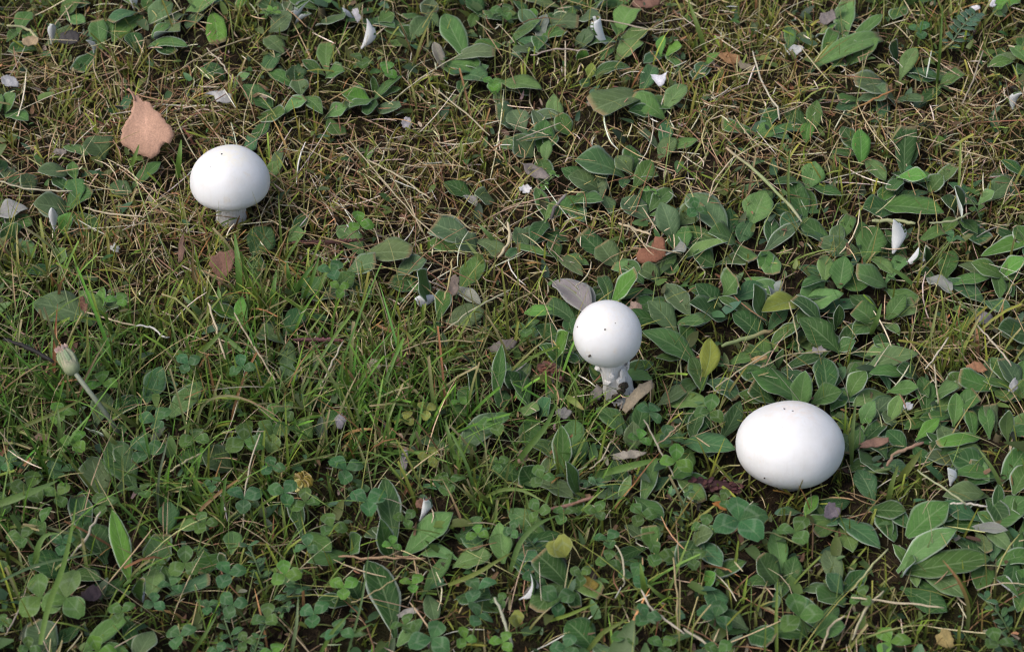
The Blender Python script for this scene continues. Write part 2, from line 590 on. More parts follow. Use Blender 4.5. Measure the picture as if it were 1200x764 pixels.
def leaf_mesh(name, A, T, W, tone, rim, phi, roll, arch, r, wav=0.06, mats=None, shape=0.60, nu=13, nv=7, under=(0.50, 0.53, 0.48), col=None):
    A, T = np.asarray(A, float), np.asarray(T, float)
    L = np.linalg.norm(T - A)
    t0 = (T - A) / L
    s = np.cross(t0, [0, 0, 1.0])
    if np.linalg.norm(s) < 0.25:
        yaw = r.uniform(-0.5, 0.5)
        s = np.array([math.cos(yaw), math.sin(yaw), 0])
        s = s - t0 * (s @ t0)
    s = nrm(s)
    n = np.cross(s, t0)
    if n @ np.array([0, -0.6, 0.9]) < 0:
        s, n = -s, -n
    s, n = s * math.cos(roll) + n * math.sin(roll), n * math.cos(roll) - s * math.sin(roll)
    u = np.linspace(0, 1, nu)
    pw, qw = r.uniform(0.95, 1.45), r.uniform(0.72, 0.95)
    cf = r.uniform(0.70, 0.90) if r.random() < 0.22 else 1.0          # some tips are mown off
    w = np.clip(np.sin(np.pi * np.clip(u * cf, 0, 1) ** pw), 0, 1) ** qw
    w = np.maximum(w / w.max(), 0.13 * (u < 0.5) + 0.03)
    v = np.linspace(-1, 1, nv)
    bend = arch * L
    cen = A[None] + (T - A)[None] * u[:, None] + n[None] * (4 * u * (1 - u) * bend)[:, None] + s[None] * (np.sin(u * np.pi) * L * r.uniform(-.05, .05))[:, None]
    p1, p2 = r.uniform(0, 6.28, 2)
    ph = phi * (0.75 + 0.4 * u)
    half = ph / 2
    rad = np.where(half > 1e-3, W / 2 * w / np.maximum(half, 1e-3), 0)
    so = rad[:, None] * np.sin(v[None] * half[:, None])
    no = rad[:, None] * (1 - np.cos(v[None] * half[:, None]))
    no = no + W * wav * np.sin(u[:, None] * 9 + p1 + v[None] * 1.3) * np.abs(v[None]) ** 1.5 * w[:, None] - W * 0.05 * np.exp(-(v[None] / 0.15) ** 2) * w[:, None]
    so = so * (1 + 0.05 * np.sin(u[:, None] * 15 + p2 + (v[None] > 0) * 2) * (np.abs(v[None]) > 0.9))
    top = cen[:, None] + s[None, None] * so[..., None] + n[None, None] * no[..., None]
    th = 0.00035
    bot = top - n[None, None] * th
    V = np.concatenate([top.reshape(-1, 3), bot.reshape(-1, 3)])
    F1 = grid_faces(nu, nv)
    k = nu * nv
    F2 = grid_faces(nu, nv, k)[:, ::-1]
    rims = []
    for i in range(nu - 1):
        a_, b_ = i * nv, (i + 1) * nv
        rims.append([a_, b_, b_ + k, a_ + k])
        a_, b_ = i * nv + nv - 1, (i + 1) * nv + nv - 1
        rims.append([b_, a_, a_ + k, b_ + k])
    for j in range(nv - 1):
        a_ = (nu - 1) * nv + j
        rims.append([a_, a_ + 1, a_ + 1 + k, a_ + k])
    F = np.concatenate([F1, F2, np.array(rims)])
    # normals of the top sheet must look along n
    f = F1[len(F1) // 2]
    if np.cross(V[f[1]] - V[f[0]], V[f[3]] - V[f[0]]) @ n < 0:
        F = F[:, ::-1]
    mi = np.concatenate([np.zeros(len(F1)), np.ones(len(F2)), np.full(len(rims), 1 if rim > 0.45 else 0)])
    uv1 = np.stack([np.repeat(u, nv), np.tile((v + 1) / 2, nu)], -1)
    base = np.array(col if col is not None else TONE[tone]) * r.uniform(0.82, 1.22) * np.array([r.uniform(.88, 1.14), 1, r.uniform(.85, 1.15)])
    c1 = np.concatenate([base, [rim]])
    c2 = np.concatenate([np.array(under) * r.uniform(0.85, 1.1), [1]])
    col_a = np.concatenate([np.tile(c1, (k, 1)), np.tile(c2, (k, 1))])
    if cf < 1:
        col_a[(nu - 1) * nv:nu * nv, :3] = (0.20, 0.14, 0.07)
    return quad_mesh(name, V, F, mats or [M_LEAF, M_FELT], col_a, np.concatenate([uv1, uv1]), mi)


def cap_hit(x, y):
    return any(math.hypot(x - m[0], y - m[1]) < m[2] * 1.02 for m in MUSH)


def foreshorten(t, s_roll):
    """how much of the leaf's width the camera sees"""
    s = np.cross(t, [0, 0, 1.0])
    if np.linalg.norm(s) < 0.25:
        return 1.0
    s = nrm(s)
    n = np.cross(s, t)
    if n @ np.array([0, -0.6, 0.9]) < 0:
        s, n = -s, -n
    s = s * math.cos(s_roll) + n * math.sin(s_roll)
    side_px = s - t * (s @ t)
    v = FWD
    sp = side_px - v * (side_px @ v)
    tp = t - v * (t @ v)
    tp = nrm(tp)
    return max(float(np.linalg.norm(sp - tp * (sp @ tp))), 0.35)


# base x y, tip x y, width (photograph pixels), tone + r: pale rim, u: standing up, w: rolled with white felt outside, f: folded
LEAVES = """
882 262 896 229 34 l|848 278 805 232 36 m|808 303 853 282 13 lf|862 290 830 272 22 g|946 222 955 192 28 l|940 255 928 215 25 d|900 295 938 262 17 mr|978 290 985 262 18 m
1008 190 1007 155 22 b|1060 204 1062 150 26 d|1057 207 1087 204 17 br|1092 220 1106 202 18 gr|1040 238 1107 245 27 g|1045 245 1012 240 26 d|1127 254 1120 215 26 dru|1118 250 1104 228 18 d
1045 222 1031 232 18 g|1015 300 1030 262 34 g|1047 293 1048 253 12 w|1060 305 1078 284 8 w|1082 303 1086 282 9 w|1078 282 1106 264 14 l|1206 277 1151 294 17 br|1206 286 1190 262 26 gr
1178 318 1204 298 17 br|1172 320 1140 300 20 g|1200 205 1175 180 13 d|1150 235 1166 220 12 l
845 372 808 358 22 d|836 361 815 335 24 d|850 346 862 325 26 l|872 365 842 350 13 gr|888 391 858 366 26 d|897 373 884 331 21 gru|915 346 900 332 20 s|928 355 893 362 24 y|908 397 939 373 14 gr
958 373 930 345 18 dr|948 359 989 340 21 l|978 403 938 366 30 d|955 346 945 325 28 l|965 331 968 300 22 l|985 331 990 300 26 g|980 379 985 350 14 dru|985 406 1004 392 16 gr
823 441 832 395 24 y|820 446 810 415 22 g|858 425 881 416 12 g|935 469 881 435 30 g|938 478 944 433 26 lu|968 456 965 412 30 d|913 429 918 405 10 lu|905 471 880 450 22 d|955 470 988 455 22 g
1035 333 1004 318 24 l|1043 369 1063 340 18 g|1020 373 1003 355 28 g|1043 369 1074 352 20 l|1092 322 1117 336 19 s|1120 326 1162 318 12 g|1175 323 1196 308 20 g|1166 315 1173 344 18 g|1160 350 1184 361 18 o
1207 396 1170 385 28 d|1190 456 1172 422 24 m|1160 456 1124 440 24 g|1025 426 1077 412 20 m|1072 440 1052 428 18 d|1000 456 1016 430 22 gr|1045 456 1077 450 16 g|1100 462 1124 452 13 l|1020 413 1049 400 12 l|1040 402 1024 390 18 d
1012 491 1026 465 18 l|1044 487 1056 457 18 l|1035 532 1020 511 22 d|1050 490 1034 480 16 m|1086 485 1060 498 14 g|1078 509 1102 486 14 b|1118 491 1121 458 22 l|1158 511 1152 475 18 g|1180 521 1182 484 18 lru
1138 516 1099 520 14 b|1143 527 1109 521 12 l|1156 563 1111 530 32 d|1122 541 1084 535 16 m|1174 566 1207 521 21 gr|1190 577 1207 549 22 gr|1113 572 1110 551 10 w|1151 586 1104 585 22 m|1068 627 1111 592 30 g|1168 617 1203 584 28 g
1025 600 1061 602 20 d|1165 601 1170 570 14 dr|1030 548 1009 540 24 d|1125 480 1146 462 20 g|1060 520 1040 500 20 d|1190 470 1206 452 20 g
985 611 1032 641 22 o|1060 664 1121 622 26 lr|1060 669 1073 655 12 g|1072 671 1075 686 12 l|1079 667 1161 656 27 g|1080 671 1131 701 26 m|1063 690 1110 716 26 d|1156 660 1144 692 28 g|1185 650 1182 693 24 d
1160 631 1184 649 18 m|1140 622 1181 623 12 s|1145 629 1159 649 16 m|1196 630 1188 655 13 g|1164 680 1193 704 9 w|1205 610 1186 598 20 g|1206 690 1190 672 20 g
945 599 958 577 14 b|906 682 889 655 30 g|925 682 932 651 22 d|985 691 969 670 20 o|986 700 959 703 22 g|828 692 838 675 13 b|960 745 990 735 24 g|880 745 905 752 24 d
662 692 630 655 32 d|692 764 664 735 34 d|763 646 760 619 24 g|607 657 630 659 13 o|608 709 622 680 8 w|640 640 612 622 24 g
537 536 586 485 28 m|461 627 451 562 28 dr|492 616 498 592 9 w|480 649 531 607 28 l|412 647 423 628 18 g|456 652 446 608 20 gru|457 729 430 655 34 dr|500 692 531 650 16 g|540 666 576 655 22 l|470 750 496 722 16 l
589 656 585 617 26 l|541 631 566 612 12 g|420 700 408 676 24 d|540 705 575 706 16 d
266 549 237 530 28 m|351 619 343 584 20 dr|272 645 272 621 22 l|262 669 261 649 13 gru|204 696 246 678 14 o|362 515 350 495 20 g|318 490 326 472 14 b
120 577 108 539 36 m|156 572 129 520 36 d|101 627 91 583 26 or|149 670 131 596 22 bru|112 512 103 505 14 o|4 542 24 536 14 o|197 621 199 588 24 o|121 652 104 612 30 d|77 677 34 655 26 d|62 768 40 735 34 m|109 762 154 720 20 l|160 768 179 735 26 m|167 703 168 676 12 w|184 662 191 625 34 d
656 557 658 504 24 gru|682 547 672 515 26 d|742 527 742 497 24 m|676 583 663 545 15 gru|755 584 769 539 18 lr|726 587 739 560 12 lr|624 572 612 552 30 d|610 484 632 483 14 l|634 490 645 470 17 o
688 364 648 325 30 s|694 360 676 326 16 s|721 354 746 322 17 bru|621 363 651 363 14 b|668 372 640 350 20 d|655 399 628 382 18 g|651 422 666 391 17 bru|656 431 631 407 18 gr|670 388 665 370 18 d|806 421 752 388 26 g|715 442 690 430 22 d|786 387 759 355 26 m|802 366 779 335 26 m|712 352 704 322 16 d|775 470 802 452 16 m
501 347 489 316 16 gru|514 343 486 348 10 w|514 370 521 338 20 gr|537 340 564 353 15 s|530 373 567 361 26 m|582 463 588 407 17 gru|604 458 594 438 22 d|398 336 416 317 22 g|560 455 548 438 22 d
546 276 508 254 30 m|553 292 535 270 24 m|428 301 482 294 26 m|560 281 587 291 16 m|546 228 561 237 9 s|575 232 556 220 18 m|408 318 440 304 22 m|470 318 500 302 22 m
-6 206 4 186 20 g|120 187 104 164 30 m|36 221 26 202 18 m|77 206 44 200 18 m|81 224 61 209 13 dr|79 242 107 221 22 g|77 246 38 234 30 m|-4 252 32 240 20 s|63 269 60 239 8 w|74 269 83 246 20 b|12 277 3 257 24 g|70 309 76 289 20 l|88 208 85 192 14 g|150 225 128 218 20 m
160 30 132 53 22 g|162 66 154 45 20 d|119 56 114 25 22 g|180 31 203 8 28 m|175 20 171 -2 14 g|180 66 221 62 14 gr|24 31 36 11 22 g|36 58 9 60 16 g|110 64 101 49 8 w|60 49 61 26 7 w|158 16 151 -4 8 w|9 132 18 111 20 g|-4 138 2 112 15 g|75 15 95 2 20 g|190 55 212 45 22 m
250 25 256 57 24 b|236 20 220 41 18 m|224 16 259 -1 20 l|216 25 198 41 18 m|280 12 288 1 13 b|350 30 363 5 10 w|346 33 365 20 7 w|418 23 401 13 9 w|348 97 345 77 24 m|352 112 349 95 22 m|334 136 358 117 16 lr|358 119 378 133 16 g|309 142 334 135 22 gr|380 32 403 24 20 m|277 106 293 89 12 lr|384 92 404 85 18 g|384 137 407 124 18 l|258 101 256 91 13 g|320 40 342 20 26 m|375 10 390 -4 20 g|330 62 312 46 20 m
446 24 462 14 18 g|423 59 430 23 10 w|486 46 467 31 16 gr|484 42 502 18 22 m|546 67 521 14 27 g|498 16 506 -2 22 m|517 77 508 49 13 s|538 69 580 62 18 m|544 92 570 93 20 o|438 111 437 91 10 gru|432 119 400 109 22 b|435 118 409 123 12 lr|443 117 472 91 10 g|580 108 580 89 18 b|588 98 635 103 19 l|606 142 582 134 30 m|445 127 470 122 18 m|560 15 548 -4 20 d
602 53 634 27 12 l|632 50 640 20 15 s|633 56 660 39 18 g|658 11 674 22 18 g|680 31 704 23 14 m|715 59 702 25 12 w|729 41 741 11 28 l|728 56 759 35 20 l|726 73 754 51 20 l|775 66 778 42 11 b|783 66 799 55 14 b|678 57 697 42 20 m|638 36 678 30 18 m|747 127 696 131 30 m|775 147 738 124 28 l|657 152 630 129 22 m|666 157 655 134 22 g|638 159 624 127 14 mr|612 152 599 127 26 m|690 96 694 77 12 y|678 75 682 62 13 b|622 62 601 62 12 m|622 28 626 12 12 b|700 8 716 -4 22 m
925 57 922 29 14 l|989 45 994 -3 22 l|966 80 1032 44 23 l|955 77 990 50 15 y|962 44 974 34 12 b|953 154 957 121 19 g|944 167 948 147 16 b|890 162 908 150 20 l|829 80 843 65 8 b|998 47 1034 17 14 g|998 74 1030 45 20 l|1049 74 1045 49 14 dru|1057 90 1074 56 18 l|1064 7 1071 -9 22 g|1040 121 1001 97 30 m|1105 99 1127 82 14 g|1204 77 1184 54 18 g|1164 77 1188 72 14 g|1187 128 1198 109 8 w|1010 120 1040 110 20 m|1170 12 1195 -2 24 b
725 207 674 186 32 o|705 232 690 205 28 m|744 219 764 189 22 g|697 222 666 204 28 m|640 187 643 164 14 l|622 182 603 158 30 m|668 241 707 237 15 g|756 257 729 234 28 m|786 277 774 239 29 m|640 257 653 234 10 l|652 301 644 279 16 g|722 312 704 287 30 m|737 202 722 182 22 m|775 186 792 167 20 m|800 262 820 240 26 m|615 285 604 262 20 m|782 304 802 295 10 s|835 310 812 296 24 g|770 330 750 316 22 m
317 207 332 189 16 l|298 292 317 264 34 d|338 279 357 270 20 l|288 176 302 164 20 o|96 374 38 354 34 m|122 367 92 338 16 l|116 362 121 334 14 b|119 413 133 399 14 g|174 467 189 429 26 o|204 482 237 444 24 l|288 387 284 349 16 b|330 402 303 391 18 m|385 420 385 401 20 g|336 448 342 427 24 m|355 345 376 320 22 g|1000 525 1010 500 18 g|790 560 812 545 20 g|815 640 835 628 18 m
810 520 862 522 24 o|850 505 868 468 20 d"""

cols = []
for tok in LEAVES.replace("\n", "|").split("|"):
    tok = tok.strip()
    if tok:
        p = tok.split()
        cols.append((float(p[0]), float(p[1]), float(p[2]), float(p[3]), float(p[4]), p[5]))

SPECIAL = {(688, 364): ("folded_leaf",), }
clusters = []
for L in cols:
    best = None
    for cl in clusters:
        cx = np.mean([q[0] for q in cl])
        cy = np.mean([q[1] for q in cl])
        d = math.hypot(L[0] - cx, (L[1] - cy) * 1.25)
        if d < 30 and len(cl) < 6 and (best is None or d < best[0]):
            best = (d, cl)
    if best:
        best[1].append(L)
    else:
        clusters.append([L])

NUM = {1: "single-leaved", 2: "two-leaved", 3: "three-leaved", 4: "four-leaved", 5: "five-leaved", 6: "six-leaved"}
lr = np.random.default_rng(23)
for cl in clusters:
    cx, cy = np.mean([q[0] for q in cl]), np.mean([q[1] for q in cl])
    R0 = at(cx, cy, 0.003)
    R0[2] = float(hgt(R0[0], R0[1]))
    root = empty("hawkweed_plant", R0)
    tones = [q[5][0] for q in cl]
    main = max(set(tones), key=tones.count)
    mid_x = np.mean([(q[0] + q[2]) / 2 for q in cl])
    mid_y = np.mean([(q[1] + q[3]) / 2 for q in cl])
    if main == 'w':
        desc = ("rolled white-felted hawkweed leaf" if len(cl) == 1 else "tuft of rolled white-felted hawkweed leaves")
    elif len(cl) == 1:
        extra = " pale-rimmed" if 'r' in cl[0][5] else ""
        desc = ("standing" if 'u' in cl[0][5] else "lone") + extra + " " + TONE_WORD[main] + " hawkweed leaf"
    else:
        desc = NUM[len(cl)] + " " + TONE_WORD[main] + " hawkweed plant"
    skip = [n for n, (x, y) in LAND.items() if any(abs((q[0] + q[2]) / 2 - x) < 9 and abs((q[1] + q[3]) / 2 - y) < 9 for q in cl)]
    if skip and skip[0] == "the folded grey leaf":
        desc = "large folded grey withered leaf"
    if skip and skip[0] == "the standing white leaf":
        desc = "standing narrow white-backed leaf"
    if skip and skip[0] == "the white sliver":
        desc = "small white sliver of a rolled leaf"
    if skip and skip[0] == "the small lilac leaf":
        desc = "small upright lilac-white leaf back"
    if skip and skip[0] == "the yellowed torn leaf":
        desc = "yellowed torn leaf with a green neighbour"
    if skip and skip[0] == "the looped white leaf":
        desc = "looped white-backed leaf pair"
    tag(root, where(desc, mid_x, mid_y, skip), "plant", "hawkweed plants in the lawn")
    for (bx, by, tx, ty, w, code) in cl:
        tone = code[0]
        flags = code[1:]
        up = 'u' in flags
        dy = by - ty
        r = lr
        zb = r.uniform(0.004, 0.009)
        if tone == 'w':
            zt = min(0.034, 0.012 + 0.0007 * max(dy, 4))
            phi, tone_c = r.uniform(3.3, 4.4), 'g'
        elif up:
            zt = min(0.036, 0.010 + 0.0007 * dy)
            phi, tone_c = r.uniform(0.5, 0.9), tone
        else:
            zt = r.uniform(0.010, 0.021)
            if dy < -8:
                zt = zb + 0.004
            phi, tone_c = r.uniform(0.25, 0.9), tone
        if tone == 's':
            phi = r.uniform(0.8, 1.4)
        if 'f' in flags:
            phi = 2.0
        A, T = at(bx, by, zb), at(tx, ty, zt)
        A[2] += float(hgt(A[0], A[1])) * 0.6
        T[2] += float(hgt(T[0], T[1])) * 0.6
        if tone != 'w':
            A = A - (T - A) * np.array([1, 1, 0.3]) * r.uniform(0.12, 0.30)
            A[2] = max(A[2], 0.002)
        t = nrm(T - A)
        roll = r.uniform(-0.28, 0.28)
        W = w * mpp(T) / foreshorten(t, roll) * 1.04
        if tone == 'w':
            roll += math.pi if r.random() < 0.72 else 0.0
            W = w * mpp(T) * 2.4
        W = min(W, 0.030)
        rim = (0.55 if 'r' in flags else r.choice([0.0, 0.08, 0.25])) if tone not in 'ws' else 0.3
        under = (0.30, 0.29, 0.27) if tone == 's' else (0.52, 0.55, 0.51) if tone != 'w' else (0.62, 0.63, 0.63)
        if (bx, by) == (167, 703):
            under = (0.52, 0.50, 0.56)
        me = leaf_mesh("leaf", A - R0, T - R0, W, tone_c, rim, phi, roll, r.uniform(0.0, 0.16) if not up else r.uniform(-.05, .06), r, 0.05 if tone != 's' else 0.12, under=under)
        o = link("leaf", me, root)
        if tone == 'w':
            o["label"] = "rolled leaf showing its white felted back"
        elif tone == 'y':
            o["label"] = "yellowed dying leaf"
        FOOT.append((A[0], A[1], T[0], T[1], W * 0.5 if tone != 'w' else 0.003))
    # lower leaves of the rosette, older and darker, lying close to the soil
    zone = 3 if (cx > 590 and cy > 150) else 2 if cy < 150 else 1
    if main == 'w' and len(cl) == 1:
        zone = 0
    for k in range(zone):
        a_ = lr.uniform(0, 6.28)
        Lx = lr.uniform(0.020, 0.034)
        A = R0 + np.array([math.cos(a_) * .002, math.sin(a_) * .002, lr.uniform(0.003, 0.006)])
        T = R0 + np.array([math.cos(a_) * Lx, math.sin(a_) * Lx, lr.uniform(0.005, 0.014)])
        if cap_hit(T[0], T[1]):
            continue
        tn = lr.choice(list("ddggmol"))
        W = Lx * lr.uniform(0.36, 0.52)
        link("leaf", leaf_mesh("leaf", A - R0, T - R0, W, tn, lr.choice([0.0, 0.1, 0.4]), lr.uniform(.2, .8), lr.uniform(-.25, .25), lr.uniform(0, .15), lr, 0.06), root)
        FOOT.append((A[0], A[1], T[0], T[1], W * 0.5))
    # a short crown joins the leaf bases
    if len(cl) > 1:
        k = 8
        a_ = np.linspace(0, 2 * np.pi, k, endpoint=False)
        V = np.concatenate([np.stack([np.cos(a_) * 0.004, np.sin(a_) * 0.004, np.full(k, -0.004)], -1), np.stack([np.cos(a_) * 0.0022, np.sin(a_) * 0.0022, np.full(k, 0.007)], -1)])
        F = [[i, (i + 1) % k, k + (i + 1) % k, k + i] for i in range(k)]
        link("crown", quad_mesh("crown", V, F, [M_STALK], np.array([0.10, 0.085, 0.05, 1])), root)


# ------------------------------------------------------------------ tubes and strips
def tube(name, pts, radii, mat, colors, parent=None, ns=6, origin=None):
    P = np.asarray(pts, float)
    if origin is not None:
        P = P - origin
    n = len(P)
    T = np.gradient(P, axis=0)
    V = []
    a_ = np.linspace(0, 2 * np.pi, ns, endpoint=False)
    for i in range(n):
        t = nrm(T[i])
        s = np.cross(t, [0.13, 0.1, 1.0])
        if np.linalg.norm(s) < 0.1:
            s = np.cross(t, [1.0, 0, 0])
        s = nrm(s)
        q = np.cross(s, t)
        V.append(P[i] + radii[i] * (np.cos(a_)[:, None] * s + np.sin(a_)[:, None] * q))
    V = np.concatenate(V + [P[:1], P[-1:]])
    i = np.arange(n - 1)[:, None] * ns + np.arange(ns)[None, :]
    j = np.arange(n - 1)[:, None] * ns + (np.arange(ns)[None, :] + 1) % ns
    F = np.stack([i, j, j + ns, i + ns], -1).reshape(-1, 4)
    cols_ = np.repeat(np.asarray(colors, float), ns, 0)
    cols_ = np.concatenate([cols_, [colors[0]], [colors[-1]]])
    caps = [[(k + 1) % ns, k, n * ns, n * ns] for k in range(ns)] + [[(n - 1) * ns + k, (n - 1) * ns + (k + 1) % ns, n * ns + 1, n * ns + 1] for k in range(ns)]
    me = bpy.data.meshes.new(name)
    fl = [list(map(int, f)) for f in F] + [f[:3] for f in caps]
    me.from_pydata([tuple(v) for v in V], [], fl)
    me.materials.append(mat)
    c = me.color_attributes.new("Col", 'FLOAT_COLOR', 'POINT')
    cc = np.hstack([cols_[:, :3], np.ones((len(cols_), 1))]).astype(np.float32)
    c.data.foreach_set("color", cc.ravel())
    me.polygons.foreach_set("use_smooth", np.ones(len(fl), bool))
    me.update()
    return link(name, me, parent)


def smooth_path(pts, m=11):
    P = np.asarray(pts, float)
    if len(P) == 2:
        P = np.array([P[0], P[0] * .67 + P[1] * .33, P[0] * .33 + P[1] * .67, P[1]])
    d = np.concatenate([[0], np.cumsum(np.linalg.norm(np.diff(P, axis=0), axis=1))])
    d /= d[-1]
    u = np.linspace(0, 1, m)
    Q = np.stack([np.interp(u, d, P[:, k]) for k in range(P.shape[1])], -1)
    for _ in range(2):
        Q[1:-1] = 0.25 * Q[:-2] + 0.5 * Q[1:-1] + 0.25 * Q[2:]
    return Q


STRAW = np.array([0.40, 0.33, 0.21])
